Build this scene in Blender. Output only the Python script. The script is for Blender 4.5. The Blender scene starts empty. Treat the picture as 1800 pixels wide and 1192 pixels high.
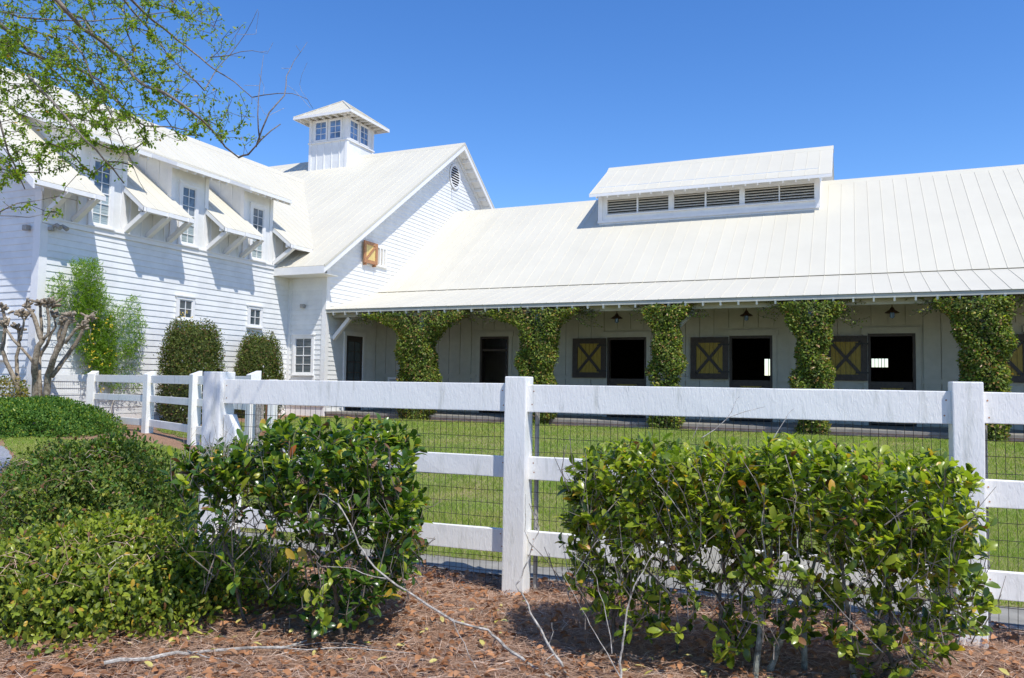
import bpy, bmesh, math, random
import numpy as np
from mathutils import Vector, Matrix

rng = np.random.default_rng(11)
random.seed(11)
sc = bpy.context.scene
COL = sc.collection

# ------------------------------------------------------------------ camera
F, PITCH, ROLL, YAW = 1373.0, math.radians(3.232), math.radians(.852), math.radians(23.666)
CAM = np.array([0, 0, 1.55])
_fw = np.array([-math.sin(YAW) * math.cos(PITCH), math.cos(YAW) * math.cos(PITCH), math.sin(PITCH)])
_r = np.array([math.cos(YAW), math.sin(YAW), 0.])
_u = np.cross(_r, _fw)
RT = _r * math.cos(ROLL) + _u * math.sin(ROLL)
UP = -_r * math.sin(ROLL) + _u * math.cos(ROLL)
cd = bpy.data.cameras.new('camera')
cd.sensor_width = 36; cd.lens = F / 1800 * 36; cd.clip_end = 3000; cd.clip_start = .05
cam = bpy.data.objects.new('camera', cd); COL.objects.link(cam)
M = Matrix([[RT[i], UP[i], -_fw[i], CAM[i]] for i in range(3)] + [[0, 0, 0, 1]])
cam.matrix_world = M
sc.camera = cam

# ------------------------------------------------------------------ light
SUN = Vector((.8, -.51, 1.53)).normalized()
world = bpy.data.worlds.new('World'); sc.world = world; world.use_nodes = True
nt = world.node_tree
sky = nt.nodes.new('ShaderNodeTexSky'); sky.sky_type = 'NISHITA'; sky.sun_disc = False
sky.sun_elevation = math.asin(SUN.z); sky.sun_rotation = math.radians(122.5)
sky.air_density = 1.0; sky.dust_density = .1; sky.ozone_density = 4.5; sky.altitude = 0
bg = nt.nodes['Background']; bg.inputs[1].default_value = .15
hs = nt.nodes.new('ShaderNodeHueSaturation'); hs.inputs['Saturation'].default_value = 1.24; hs.inputs['Hue'].default_value = .509
nt.links.new(sky.outputs[0], hs.inputs['Color']); nt.links.new(hs.outputs[0], bg.inputs[0])
sl = bpy.data.lights.new('sun', 'SUN'); sl.energy = 3.6; sl.angle = math.radians(.5); sl.color = (1, .965, .9)
so = bpy.data.objects.new('sun', sl); COL.objects.link(so)
so.rotation_euler = SUN.to_track_quat('Z', 'Y').to_euler()
sc.view_settings.view_transform = 'Standard'; sc.view_settings.look = 'None'
sc.view_settings.exposure = .42; sc.view_settings.gamma = 1; sc.view_settings.use_curve_mapping = False

# ------------------------------------------------------------------ helpers
def U(px, py, w):                                   # point of the place seen at (px, py), w metres along the view
    return CAM + w * (_fw + RT * (px - 900) / F - UP * (py - 596) / F)

def smooth(t):
    t = np.clip(t, 0, 1); return t * t * (3 - 2 * t)

def G(x, y):                                        # height of the ground
    w = -.4014 * x + .916 * y
    a = np.maximum(smooth((w - 7) / 11.), smooth((y - 7.) / 13.))
    return .38 * a

def ground_at(px, py):
    d = _fw + RT * (px - 900) / F - UP * (py - 596) / F
    t = 5.
    for _ in range(60):
        p = CAM + t * d
        t += (p[2] - float(G(p[0], p[1]))) / max(.02, -d[2]) * .6
        t = min(max(t, 1), 80)
    return CAM + t * d

def tag(o, label=None, cat=None, group=None, kind=None):
    if label: o['label'] = label
    if cat: o['category'] = cat
    if group: o['group'] = group
    if kind: o['kind'] = kind
    return o

def link(o, parent=None):
    COL.objects.link(o)
    if parent is not None:
        o.parent = parent
        o.matrix_parent_inverse = parent.matrix_basis.inverted() if parent.parent is None else parent.matrix_basis.inverted()
    return o

def empty(name, loc, label=None, cat=None, group=None):
    o = bpy.data.objects.new(name, None); o.location = loc; o.empty_display_size = .2
    COL.objects.link(o)
    return tag(o, label, cat, group)

def newobj(name, mesh, parent=None, mtx=None):
    o = bpy.data.objects.new(name, mesh)
    if mtx is not None: o.matrix_basis = mtx
    return link(o, parent)

class MB:
    def __init__(s): s.v = []; s.f = []
    def add(s, vs, fs):
        b = len(s.v); s.v += [tuple(map(float, v)) for v in vs]; s.f += [tuple(i + b for i in f) for f in fs]
    def box(s, x0, x1, y0, y1, z0, z1):
        s.add([(x0, y0, z0), (x1, y0, z0), (x1, y1, z0), (x0, y1, z0), (x0, y0, z1), (x1, y0, z1), (x1, y1, z1), (x0, y1, z1)],
              [(0, 3, 2, 1), (4, 5, 6, 7), (0, 1, 5, 4), (1, 2, 6, 5), (2, 3, 7, 6), (3, 0, 4, 7)])
        return s
    def prism(s, poly, d):                          # closed polygon (3D) pushed along d
        n = len(poly); d = np.array(d, float); a = [np.array(p, float) for p in poly]
        s.add([tuple(p) for p in a] + [tuple(p + d) for p in a],
              [tuple(range(n))[::-1], tuple(range(n, 2 * n))] + [(i, (i + 1) % n, n + (i + 1) % n, n + i) for i in range(n)])
        return s
    def bar(s, p, q, w, h, up=(0, 0, 1)):
        p = Vector(p); q = Vector(q); d = (q - p).normalized(); up = Vector(up)
        x = d.cross(up)
        if x.length < 1e-4: x = Vector((1, 0, 0))
        x.normalize(); z = x.cross(d)
        c = [x * w / 2 * a + z * h / 2 * b for a, b in ((-1, -1), (1, -1), (1, 1), (-1, 1))]
        s.add([p + k for k in c] + [q + k for k in c], [(3, 2, 1, 0), (4, 5, 6, 7), (0, 1, 5, 4), (1, 2, 6, 5), (2, 3, 7, 6), (3, 0, 4, 7)])
        return s
    def tube(s, pts, rad, n=6, cap=True):
        pts = [Vector(p) for p in pts]; b = len(s.v); x = None
        for i, p in enumerate(pts):
            d = (pts[min(i + 1, len(pts) - 1)] - pts[max(i - 1, 0)]).normalized()
            if x is None: x = d.orthogonal().normalized()
            x = (x - d * x.dot(d)).normalized(); y = d.cross(x)
            r = rad[i] if hasattr(rad, '__len__') else rad
            for k in range(n):
                a = 2 * math.pi * k / n
                s.v.append(tuple(p + x * r * math.cos(a) + y * r * math.sin(a)))
        for i in range(len(pts) - 1):
            for k in range(n):
                s.f.append((b + i * n + k, b + i * n + (k + 1) % n, b + (i + 1) * n + (k + 1) % n, b + (i + 1) * n + k))
        if cap:
            s.f.append(tuple(b + k for k in range(n))[::-1]); s.f.append(tuple(b + (len(pts) - 1) * n + k for k in range(n)))
        return s
    def lathe(s, c, prof, n=16):
        b = len(s.v)
        for r, z in prof:
            for k in range(n):
                a = 2 * math.pi * k / n
                s.v.append((c[0] + r * math.cos(a), c[1] + r * math.sin(a), c[2] + z))
        for i in range(len(prof) - 1):
            for k in range(n):
                s.f.append((b + i * n + k, b + i * n + (k + 1) % n, b + (i + 1) * n + (k + 1) % n, b + (i + 1) * n + k))
        return s
    def mesh(s, name, mat):
        me = bpy.data.meshes.new(name); me.from_pydata(s.v, [], s.f)
        me.materials.append(mat); me.update(); return me
    def build(s, name, mat, parent=None, bevel=0):
        me = s.mesh(name, mat)
        if bevel:
            bm = bmesh.new(); bm.from_mesh(me)
            bmesh.ops.bevel(bm, geom=bm.edges[:], offset=bevel, segments=2, affect='EDGES', profile=.6)
            bm.to_mesh(me); bm.free()
        return newobj(name, me, parent)

_cubes = {}
def pbox(name, mat, parent, x0, x1, y0, y1, z0, z1):    # a box piece that shares one mesh per material
    if mat.name not in _cubes: _cubes[mat.name] = MB().box(0, 1, 0, 1, 0, 1).mesh('block', mat)
    m = Matrix.Translation((x0, y0, z0)) @ Matrix.Diagonal((x1 - x0, y1 - y0, z1 - z0, 1))
    return newobj(name, _cubes[mat.name], parent, m)

def cols(p, a, b, c):
    return Matrix([[a[i], b[i], c[i], p[i]] for i in range(3)] + [[0, 0, 0, 1]])

def np_mesh(name, verts, faces, mats, midx=None, smooth_=False):
    me = bpy.data.meshes.new(name)
    nv, (nf, k) = len(verts), faces.shape
    me.vertices.add(nv); me.vertices.foreach_set('co', verts.astype(np.float32).ravel())
    me.loops.add(nf * k); me.loops.foreach_set('vertex_index', faces.astype(np.int32).ravel())
    me.polygons.add(nf)
    me.polygons.foreach_set('loop_start', np.arange(0, nf * k, k, dtype=np.int32))
    me.polygons.foreach_set('loop_total', np.full(nf, k, dtype=np.int32))
    for m in mats: me.materials.append(m)
    if midx is not None: me.polygons.foreach_set('material_index', midx.astype(np.int32))
    if smooth_: me.polygons.foreach_set('use_smooth', np.ones(nf, dtype=bool))
    me.update(calc_edges=True); me.validate()
    return me

# ------------------------------------------------------------------ materials
def new_mat(name):
    m = bpy.data.materials.new(name); m.use_nodes = True
    return m, m.node_tree, m.node_tree.nodes['Principled BSDF']

def mat(name, c, rough=.6, var=.06, scale=6, bump=0, bscale=40, c2=None, spec=.4, metal=0, stretch=None, objvar=0, det=4):
    m, t, p = new_mat(name)
    p.inputs['Roughness'].default_value = rough; p.inputs['Metallic'].default_value = metal
    p.inputs['Specular IOR Level'].default_value = spec
    tc = t.nodes.new('ShaderNodeNewGeometry'); src = tc.outputs['Position']
    if stretch:
        mp = t.nodes.new('ShaderNodeMapping'); mp.inputs['Scale'].default_value = stretch
        t.links.new(src, mp.inputs[0]); src = mp.outputs[0]
    n = t.nodes.new('ShaderNodeTexNoise'); n.inputs['Scale'].default_value = scale; n.inputs['Detail'].default_value = det
    n.inputs['Roughness'].default_value = .65
    t.links.new(src, n.inputs['Vector'])
    r = t.nodes.new('ShaderNodeValToRGB')
    a = [max(0, x * (1 - var)) for x in c]; b = list(c2) if c2 else [min(1, x * (1 + var)) for x in c]
    r.color_ramp.elements[0].position = .35; r.color_ramp.elements[1].position = .65
    r.color_ramp.elements[0].color = (*a, 1); r.color_ramp.elements[1].color = (*b, 1)
    t.links.new(n.outputs[0], r.inputs[0]); t.links.new(r.outputs[0], p.inputs['Base Color'])
    if objvar:
        oi = t.nodes.new('ShaderNodeObjectInfo'); mr = t.nodes.new('ShaderNodeMapRange'); mr.inputs['To Min'].default_value = 1 - objvar
        t.links.new(oi.outputs['Random'], mr.inputs['Value'])
        mv = t.nodes.new('ShaderNodeMixRGB'); mv.blend_type = 'MULTIPLY'; mv.inputs[0].default_value = 1
        t.links.new(r.outputs[0], mv.inputs[1]); t.links.new(mr.outputs[0], mv.inputs[2]); t.links.new(mv.outputs[0], p.inputs['Base Color'])
    if bump:
        n2 = t.nodes.new('ShaderNodeTexNoise'); n2.inputs['Scale'].default_value = bscale; n2.inputs['Detail'].default_value = 5
        t.links.new(src, n2.inputs['Vector'])
        b_ = t.nodes.new('ShaderNodeBump'); b_.inputs['Strength'].default_value = bump; b_.inputs['Distance'].default_value = .01
        t.links.new(n2.outputs[0], b_.inputs['Height']); t.links.new(b_.outputs[0], p.inputs['Normal'])
    return m

def leaf_mat(name, ca, cb, rough=.35, trans=.3, cc=None, tcol=None, spec=.5):
    m, t, p = new_mat(name)
    p.inputs['Roughness'].default_value = rough; p.inputs['Specular IOR Level'].default_value = spec
    g = t.nodes.new('ShaderNodeNewGeometry')
    r = t.nodes.new('ShaderNodeValToRGB')
    r.color_ramp.elements[0].color = (*ca, 1); r.color_ramp.elements[1].color = (*cb, 1)
    if cc:
        r.color_ramp.elements[1].position = .9
        e = r.color_ramp.elements.new(1.); e.color = (*cc, 1)
    oi = t.nodes.new('ShaderNodeObjectInfo'); ad = t.nodes.new('ShaderNodeMath'); ad.operation = 'ADD'
    fr = t.nodes.new('ShaderNodeMath'); fr.operation = 'FRACT'
    t.links.new(g.outputs['Random Per Island'], ad.inputs[0]); t.links.new(oi.outputs['Random'], ad.inputs[1])
    t.links.new(ad.outputs[0], fr.inputs[0]); t.links.new(fr.outputs[0], r.inputs[0])
    t.links.new(r.outputs[0], p.inputs['Base Color'])
    tr = t.nodes.new('ShaderNodeBsdfTranslucent')
    if tcol: 
        tr.inputs[0].default_value = (*tcol, 1)
    else:
        mx = t.nodes.new('ShaderNodeMixRGB'); mx.blend_type = 'MULTIPLY'; mx.inputs[0].default_value = 1
        mx.inputs[2].default_value = (1.8, 2.0, .7, 1)
        t.links.new(r.outputs[0], mx.inputs[1]); t.links.new(mx.outputs[0], tr.inputs[0])
    ms = t.nodes.new('ShaderNodeMixShader'); ms.inputs[0].default_value = trans
    out = t.nodes['Material Output']
    t.links.new(p.outputs[0], ms.inputs[1]); t.links.new(tr.outputs[0], ms.inputs[2]); t.links.new(ms.outputs[0], out.inputs[0])
    return m

WHITE = mat('white_siding_paint', (.79, .79, .77), .5, .06, 2.2, .15, 60, objvar=.045)
TRIM = mat('white_trim_paint', (.81, .80, .78), .45, .03, 5)
SOFFIT = mat('cream_soffit_paint', (.74, .73, .66), .6, .04, 5)
SAGE = mat('grey_sage_porch_paint', (.45, .45, .395), .6, .06, 4, objvar=.06)
OLIVE = mat('olive_porch_ceiling', (.24, .225, .13), .7, .15, 6)
METAL = mat('off_white_roof_metal', (.63, .59, .48), .5, .025, .6, .04, 4, spec=.25, objvar=.035)
DARKWOOD = mat('dark_brown_door_paint', (.045, .034, .028), .5, .25, 12)
YELLOW = mat('ochre_yellow_paint', (.31, .22, .03), .5, .12, 10)
RUST = mat('red_brown_shutter_paint', (.40, .19, .09), .5, .25, 14)
YELLOW2 = mat('sunny_yellow_paint', (.72, .54, .20), .5, .12, 10)
GLASS, _t, _p = new_mat('dark_window_glass'); _p.inputs['Base Color'].default_value = (.05, .07, .08, 1); _p.inputs['Roughness'].default_value = .04; _p.inputs['Specular IOR Level'].default_value = .9
BLIND = mat('glass_over_pale_blinds', (.30, .37, .38), .06, .3, 3, c2=(.46, .54, .54), spec=.8, stretch=(.3, .3, 14))
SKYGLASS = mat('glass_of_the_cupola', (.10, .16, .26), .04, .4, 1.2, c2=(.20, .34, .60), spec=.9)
REFLGLASS = mat('grey_blue_window_glass', (.10, .13, .16), .05, .3, 3, c2=(.20, .25, .30), spec=.9)  # grey-blue reflection put into the pane's base colour
BLACK = mat('black_iron', (.02, .02, .02), .5, .2, 10)
BRONZE = mat('dark_bronze', (.10, .06, .04), .4, .2, 10, metal=.4)
GREYMETAL = mat('grey_fixture_metal', (.35, .33, .30), .4, .15, 20)
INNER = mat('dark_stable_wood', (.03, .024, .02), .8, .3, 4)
LOUVER = mat('beige_louvre_paint', (.62, .58, .50), .6, .08, 10)
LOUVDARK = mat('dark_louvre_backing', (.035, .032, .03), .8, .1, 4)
CONC = mat('pale_concrete', (.27, .255, .22), .85, .18, 3, .3, 50)
CONC2 = mat('tan_slab_face', (.36, .30, .25), .85, .2, 6, .3, 50)
GRAVEL = mat('grey_gravel', (.27, .28, .30), .9, .35, 30, .7, 60)
BARK = mat('grey_brown_bark', (.13, .105, .08), .85, .4, 25, .5, 60)
PALEBARK = mat('pale_twig_bark', (.30, .26, .22), .85, .35, 30, .5, 80, c2=(.55, .51, .45))
CRAPE = mat('smooth_crape_myrtle_bark', (.22, .16, .10), .75, .4, 14, .7, 50, c2=(.40, .33, .24))
LIMBBARK = mat('pale_limb_bark', (.20, .17, .14), .8, .35, 25, .5, 60)
WIRE = mat('rusty_fence_wire', (.045, .035, .03), .6, .3, 15)
LICHEN = mat('lichened_bark', (.13, .12, .09), .9, .5, 22, .5, 70, c2=(.30, .31, .25))

# fence paint: weathered white with mildew streaks and brush relief
FENCE, t, p = new_mat('weathered_white_fence_paint')
p.inputs['Roughness'].default_value = .5
g = t.nodes.new('ShaderNodeNewGeometry')
mp = t.nodes.new('ShaderNodeMapping'); mp.inputs['Scale'].default_value = (9, 9, 1.2)
n1 = t.nodes.new('ShaderNodeTexNoise'); n1.inputs['Scale'].default_value = 1.6; n1.inputs['Detail'].default_value = 8; n1.inputs['Roughness'].default_value = .7
t.links.new(g.outputs['Position'], mp.inputs[0]); t.links.new(mp.outputs[0], n1.inputs['Vector'])
r1 = t.nodes.new('ShaderNodeValToRGB'); r1.color_ramp.elements[0].position = .54; r1.color_ramp.elements[1].position = .78
r1.color_ramp.elements[0].color = (.87, .85, .80, 1); r1.color_ramp.elements[1].color = (.50, .50, .43, 1)
t.links.new(n1.outputs[0], r1.inputs[0])
n3 = t.nodes.new('ShaderNodeTexNoise'); n3.inputs['Scale'].default_value = 120; n3.inputs['Detail'].default_value = 3
t.links.new(g.outputs['Position'], n3.inputs['Vector'])
r3 = t.nodes.new('ShaderNodeValToRGB'); r3.color_ramp.elements[0].position = .66; r3.color_ramp.elements[1].position = .74
r3.color_ramp.elements[0].color = (1, 1, 1, 1); r3.color_ramp.elements[1].color = (.72, .72, .70, 1)
t.links.new(n3.outputs[0], r3.inputs[0])
mm = t.nodes.new('ShaderNodeMixRGB'); mm.blend_type = 'MULTIPLY'; mm.inputs[0].default_value = .5
t.links.new(r1.outputs[0], mm.inputs[1]); t.links.new(r3.outputs[0], mm.inputs[2]); t.links.new(mm.outputs[0], p.inputs['Base Color'])
mp2 = t.nodes.new('ShaderNodeMapping'); mp2.inputs['Scale'].default_value = (30, 30, 8)
n2 = t.nodes.new('ShaderNodeTexNoise'); n2.inputs['Scale'].default_value = 1.5; n2.inputs['Detail'].default_value = 6; n2.inputs['Distortion'].default_value = 1.2
t.links.new(g.outputs['Position'], mp2.inputs[0]); t.links.new(mp2.outputs[0], n2.inputs['Vector'])
b_ = t.nodes.new('ShaderNodeBump'); b_.inputs['Strength'].default_value = .55; b_.inputs['Distance'].default_value = .006
t.links.new(n2.outputs[0], b_.inputs['Height']); t.links.new(b_.outputs[0], p.inputs['Normal'])

# mulch ground
MULCH, t, p = new_mat('pine_straw_mulch')
p.inputs['Roughness'].default_value = .9
g = t.nodes.new('ShaderNodeNewGeometry')
na = t.nodes.new('ShaderNodeTexNoise'); na.inputs['Scale'].default_value = 26; na.inputs['Detail'].default_value = 8; na.inputs['Roughness'].default_value = .75; na.inputs['Distortion'].default_value = 2.5
t.links.new(g.outputs['Position'], na.inputs['Vector'])
ra = t.nodes.new('ShaderNodeValToRGB')
for pos, c in ((.0, (.035, .02, .012)), (1., (.60, .44, .31))):
    ra.color_ramp.elements[0 if pos == 0 else 1].color = (*c, 1)
ra.color_ramp.elements[0].position = .32; ra.color_ramp.elements[1].position = .72
e = ra.color_ramp.elements.new(.5); e.color = (.32, .20, .125, 1)
nb = t.nodes.new('ShaderNodeTexNoise'); nb.inputs['Scale'].default_value = 1.6; nb.inputs['Detail'].default_value = 5
t.links.new(g.outputs['Position'], nb.inputs['Vector'])
rb = t.nodes.new('ShaderNodeValToRGB'); rb.color_ramp.elements[0].color = (.75, .68, .66, 1); rb.color_ramp.elements[1].color = (1.2, 1.05, .95, 1)
t.links.new(nb.outputs[0], rb.inputs[0]); t.links.new(na.outputs[0], ra.inputs[0])
mm = t.nodes.new('ShaderNodeMixRGB'); mm.blend_type = 'MULTIPLY'; mm.inputs[0].default_value = 1
t.links.new(ra.outputs[0], mm.inputs[1]); t.links.new(rb.outputs[0], mm.inputs[2]); t.links.new(mm.outputs[0], p.inputs['Base Color'])
b_ = t.nodes.new('ShaderNodeBump'); b_.inputs['Strength'].default_value = .9; b_.inputs['Distance'].default_value = .02
t.links.new(na.outputs[0], b_.inputs['Height']); t.links.new(b_.outputs[0], p.inputs['Normal'])

TURF = mat('lawn_turf', (.15, .19, .045), .9, .25, 2.2, .8, 90, c2=(.25, .25, .085))
BLADE = leaf_mat('grass_blade', (.17, .26, .04), (.32, .40, .075), .55, .35, (.50, .42, .22), spec=.2)
def patchy(m, scale, tan, amount):
    t = m.node_tree; p = t.nodes['Principled BSDF']; src = p.inputs['Base Color'].links[0].from_socket
    g = t.nodes.new('ShaderNodeNewGeometry'); n = t.nodes.new('ShaderNodeTexNoise'); n.inputs['Scale'].default_value = scale; n.inputs['Detail'].default_value = 6; n.inputs['Roughness'].default_value = .7
    t.links.new(g.outputs['Position'], n.inputs['Vector'])
    r = t.nodes.new('ShaderNodeValToRGB'); r.color_ramp.elements[0].position = .42; r.color_ramp.elements[1].position = .68
    r.color_ramp.elements[0].color = (0, 0, 0, 1); r.color_ramp.elements[1].color = (amount, amount, amount, 1)
    t.links.new(n.outputs[0], r.inputs[0])
    mx = t.nodes.new('ShaderNodeMixRGB'); mx.inputs[2].default_value = (*tan, 1)
    t.links.new(r.outputs[0], mx.inputs[0]); t.links.new(src, mx.inputs[1]); t.links.new(mx.outputs[0], p.inputs['Base Color'])
patchy(BLADE, .9, (.42, .33, .13), .5)
patchy(TURF, .9, (.34, .26, .13), .8)
NEEDLE = leaf_mat('dry_pine_needle', (.25, .135, .08), (.64, .45, .33), .7, .1, (.78, .66, .54), tcol=(.4, .25, .15), spec=.2)
DEADLEAF = leaf_mat('dead_brown_leaf', (.20, .085, .035), (.50, .24, .11), .65, .12, (.34, .20, .12), tcol=(.5, .2, .08), spec=.3)
YLEAF = leaf_mat('fallen_yellow_leaf', (.55, .50, .10), (.65, .55, .20), .5, .2, tcol=(.6, .5, .1))
GLOSSY = leaf_mat('glossy_green_leaf', (.030, .060, .008), (.155, .225, .022), .27, .32, (.32, .34, .04), spec=.5)
DEEPLEAF = leaf_mat('deep_green_leaf', (.022, .058, .010), (.10, .185, .022), .25, .30, (.20, .28, .035), spec=.5)
LOWLEAF = leaf_mat('low_shrub_leaf', (.045, .08, .013), (.19, .235, .032), .45, .28, (.36, .35, .06), spec=.3)
LIGHTLEAF = leaf_mat('fresh_or_sunlit_leaf', (.23, .31, .03), (.38, .42, .05), .32, .42, (.48, .46, .08), spec=.4)
YELLOWED = leaf_mat('yellowed_leaf', (.45, .30, .03), (.60, .38, .05), .4, .3, (.42, .12, .03))
BROWNLEAF = leaf_mat('withered_bronze_leaf', (.16, .07, .03), (.25, .13, .06), .5, .2, tcol=(.3, .12, .04))
OVALLEAF = leaf_mat('small_dark_leaf', (.045, .070, .016), (.13, .155, .035), .6, .2, (.24, .17, .06), spec=.2)
MOUNDLEAF = leaf_mat('dense_green_leaf', (.035, .10, .016), (.12, .225, .034), .55, .25, (.19, .29, .045), spec=.25)
VINELEAF = leaf_mat('climbing_vine_leaf', (.07, .13, .02), (.27, .33, .055), .5, .32, (.50, .38, .10), spec=.25)
VINERED = leaf_mat('reddish_vine_leaf', (.28, .14, .04), (.40, .26, .10), .4, .3, (.45, .16, .07))
JESS = leaf_mat('feathery_bright_leaf', (.09, .18, .012), (.21, .33, .03), .55, .35, (.32, .38, .06), spec=.2)
FLOWER = leaf_mat('yellow_blossom', (.80, .55, .02), (.9, .65, .05), .5, .3, tcol=(.9, .6, .05))
TREELEAF = leaf_mat('young_tree_leaf', (.10, .18, .02), (.27, .36, .035), .5, .45, (.38, .38, .06), spec=.25)
HEDGEY = leaf_mat('golden_hedge_leaf', (.14, .12, .02), (.34, .27, .05), .4, .3, (.5, .34, .08))

# ------------------------------------------------------------------ ground
def densify(poly, step, amp):
    out = []
    for i in range(len(poly)):
        a = np.array(poly[i], float); b = np.array(poly[(i + 1) % len(poly)], float)
        L = np.linalg.norm(b - a); n = max(1, int(L / step)); nn = np.array([-(b - a)[1], (b - a)[0]]) / max(L, 1e-6)
        for k in range(n):
            p = a + (b - a) * k / n
            if amp and k: p = p + nn * rng.normal(0, amp)
            out.append(p)
    return out

def sheet(name, poly, dz, m, kind='structure', step=.6, amp=0., dstep=.25):
    pts = densify(poly, dstep, amp)
    bm = bmesh.new()
    bm.faces.new([bm.verts.new((p[0], p[1], 0)) for p in pts])
    xs = [p[0] for p in pts]; ys = [p[1] for p in pts]
    for ax, lo, hi in ((0, min(xs), max(xs)), (1, min(ys), max(ys))):
        v = math.ceil(lo / step) * step
        while v < hi:
            co = [0, 0, 0]; co[ax] = v; no = [0, 0, 0]; no[ax] = 1
            bmesh.ops.bisect_plane(bm, geom=bm.verts[:] + bm.edges[:] + bm.faces[:], plane_co=co, plane_no=no)
            v += step
    for v in bm.verts: v.co.z = float(G(v.co.x, v.co.y)) + dz
    me = bpy.data.meshes.new(name); bm.normal_update()
    bm.to_mesh(me); bm.free(); me.materials.append(m)
    return tag(newobj(name, me), kind=kind)

def lin(a, b, n): return np.linspace(a, b, n)
gx = np.concatenate([[-900, -300, -100, -60], np.arange(-40, 20.1, .4), [30, 60, 100, 300, 900]])
gy = np.concatenate([[-300, -60, -20, -5], np.arange(0, 34.1, .4), [45, 80, 200, 900, 1800]])
XX, YY = np.meshgrid(gx, gy)
ZZ = G(XX, YY) + .02 * np.sin(XX * 3.1 + 1.3 * np.sin(YY * 2.3)) * np.sin(YY * 3.7) * (YY < 6) * (YY > 0)
n, m_ = XX.shape
idx = np.arange(n * m_).reshape(n, m_)
fc = np.stack([idx[:-1, :-1], idx[:-1, 1:], idx[1:, 1:], idx[1:, :-1]], -1).reshape(-1, 4)
me = np_mesh('ground', np.stack([XX, YY, ZZ], -1).reshape(-1, 3), fc, [MULCH], smooth_=True)
tag(newobj('ground', me), kind='structure')
LAWN = [(-5.2, 6.1), (-3.2, 6.2), (.95, 6.62), (12, 7.8), (14, 20.55), (-5, 20.6), (-12.2, 20.5), (-12.9, 20.1), (-15.6, 20.2), (-15.3, 19), (-14.6, 14.9), (-14.4, 13.0), (-13.6, 12.45), (-11.3, 11.35), (-9.1, 10.4), (-6.3, 9.0)]
PATCH = [(-15.3, 10.1), (-13.4, 10.65), (-12.4, 10.95), (-11.2, 10.55), (-9.9, 9.85), (-7.6, 9.0), (-5.9, 8.3), (-5.3, 6.3), (-7.5, 6.0), (-10.9, 7.2), (-12.6, 8.6), (-13.95, 9.3)]
sheet('lawn', LAWN, .012, TURF, amp=.035)
sheet('lawn', PATCH, .012, TURF, amp=.03)
sheet('gravel_drive', [(-14.0, 9.3), (-12.6, 8.5), (-10.9, 7.1), (-10.6, 5.0), (-14, 2), (-40, 2), (-40, 8), (-16.5, 9.8)], .006, GRAVEL, amp=.04)
sheet('garden_path', [(-6.0, 5.75), (-3, 5.8), (1, 6.05), (13, 6.9), (13, 8.1), (.95, 6.8), (-3.2, 6.4), (-6.0, 6.3)], .008, CONC, step=.5)

def in_poly(P, poly):
    x, y = P[:, 0], P[:, 1]; inside = np.zeros(len(P), bool); j = len(poly) - 1
    for i in range(len(poly)):
        xi, yi = poly[i]; xj, yj = poly[j]
        c = ((yi > y) != (yj > y)) & (x < (xj - xi) * (y - yi) / (yj - yi + 1e-12) + xi)
        inside ^= c; j = i
    return inside

def grass(poly, n, hmul=1.):
    xs = [p[0] for p in poly]; ys = [p[1] for p in poly]
    P = np.stack([rng.uniform(min(xs), max(xs), n * 3), rng.uniform(min(ys), max(ys), n * 3)], -1)
    P = P[in_poly(P, poly)]
    w = -.4014 * P[:, 0] + .916 * P[:, 1]; lat = .916 * P[:, 0] + .4014 * P[:, 1]
    P = P + rng.normal(0, .035, P.shape)
    ok = (np.abs(lat / w) < .72) & (rng.random(len(P)) < np.clip((8.5 / w) ** 2.0, .06, 1))
    P = P[ok]; w = w[ok]; N = len(P)
    if N > n: P = P[:n]; w = w[:n]; N = n
    h = rng.uniform(.03, .07, N) * hmul * (1 + .25 * np.sin(P[:, 0] * 1.9) * np.sin(P[:, 1] * 2.3)); wd = .0032 * np.clip(w / 6.5, 1, 4)
    a = rng.uniform(0, 6.283, N); z = G(P[:, 0], P[:, 1]) + .01
    dx, dy = np.cos(a), np.sin(a); l = rng.normal(0, .03, (N, 2))
    v = np.empty((N, 3, 3))
    v[:, 0] = np.stack([P[:, 0] - dx * wd, P[:, 1] - dy * wd, z], -1)
    v[:, 1] = np.stack([P[:, 0] + dx * wd, P[:, 1] + dy * wd, z], -1)
    v[:, 2] = np.stack([P[:, 0] + l[:, 0], P[:, 1] + l[:, 1], z + h], -1)
    me = np_mesh('grass', v.reshape(-1, 3), np.arange(N * 3).reshape(N, 3), [BLADE])
    return tag(newobj('grass', me), 'short mown green grass of the lawn', 'grass', kind='stuff')

g1 = grass(LAWN, 330000)
g1['label'] = 'mown green lawn grass between the near rail fence and the stable porch'
g2 = grass(PATCH, 60000, .8)
g2['label'] = 'mown green lawn grass left of the fence behind the low shrubs'

# ------------------------------------------------------------------ unit pieces
BOARD = MB()
BOARD.add([(0, 0, 0), (1, 0, 0), (1, -.024, 0), (0, -.024, 0), (0, 0, 1.08), (1, 0, 1.08), (1, -.007, 1.08), (0, -.007, 1.08)],
          [(0, 1, 2, 3), (4, 7, 6, 5), (3, 2, 6, 7), (0, 4, 5, 1), (0, 3, 7, 4), (1, 5, 6, 2)])
BOARD = BOARD.mesh('siding_board', WHITE)
PANEL = MB().box(0, 1, 0, 1, -.012, 0)
PANEL.prism([(0, 0, 0), (.012, 0, .013), (.04, 0, .013), (.052, 0, 0)], (0, 1, 0))
PANEL = PANEL.mesh('roof_panel', METAL)

def siding_y(parent, y, x0, x1, z0, z1, e=.165):            # wall facing the camera side (-Y)
    z = z0
    while z < z1 - .02:
        newobj('siding_board', BOARD, parent, cols((x0, y, z), (x1 - x0, 0, 0), (0, 1, 0), (0, 0, min(e, (z1 - z)))))
        z += e

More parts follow.
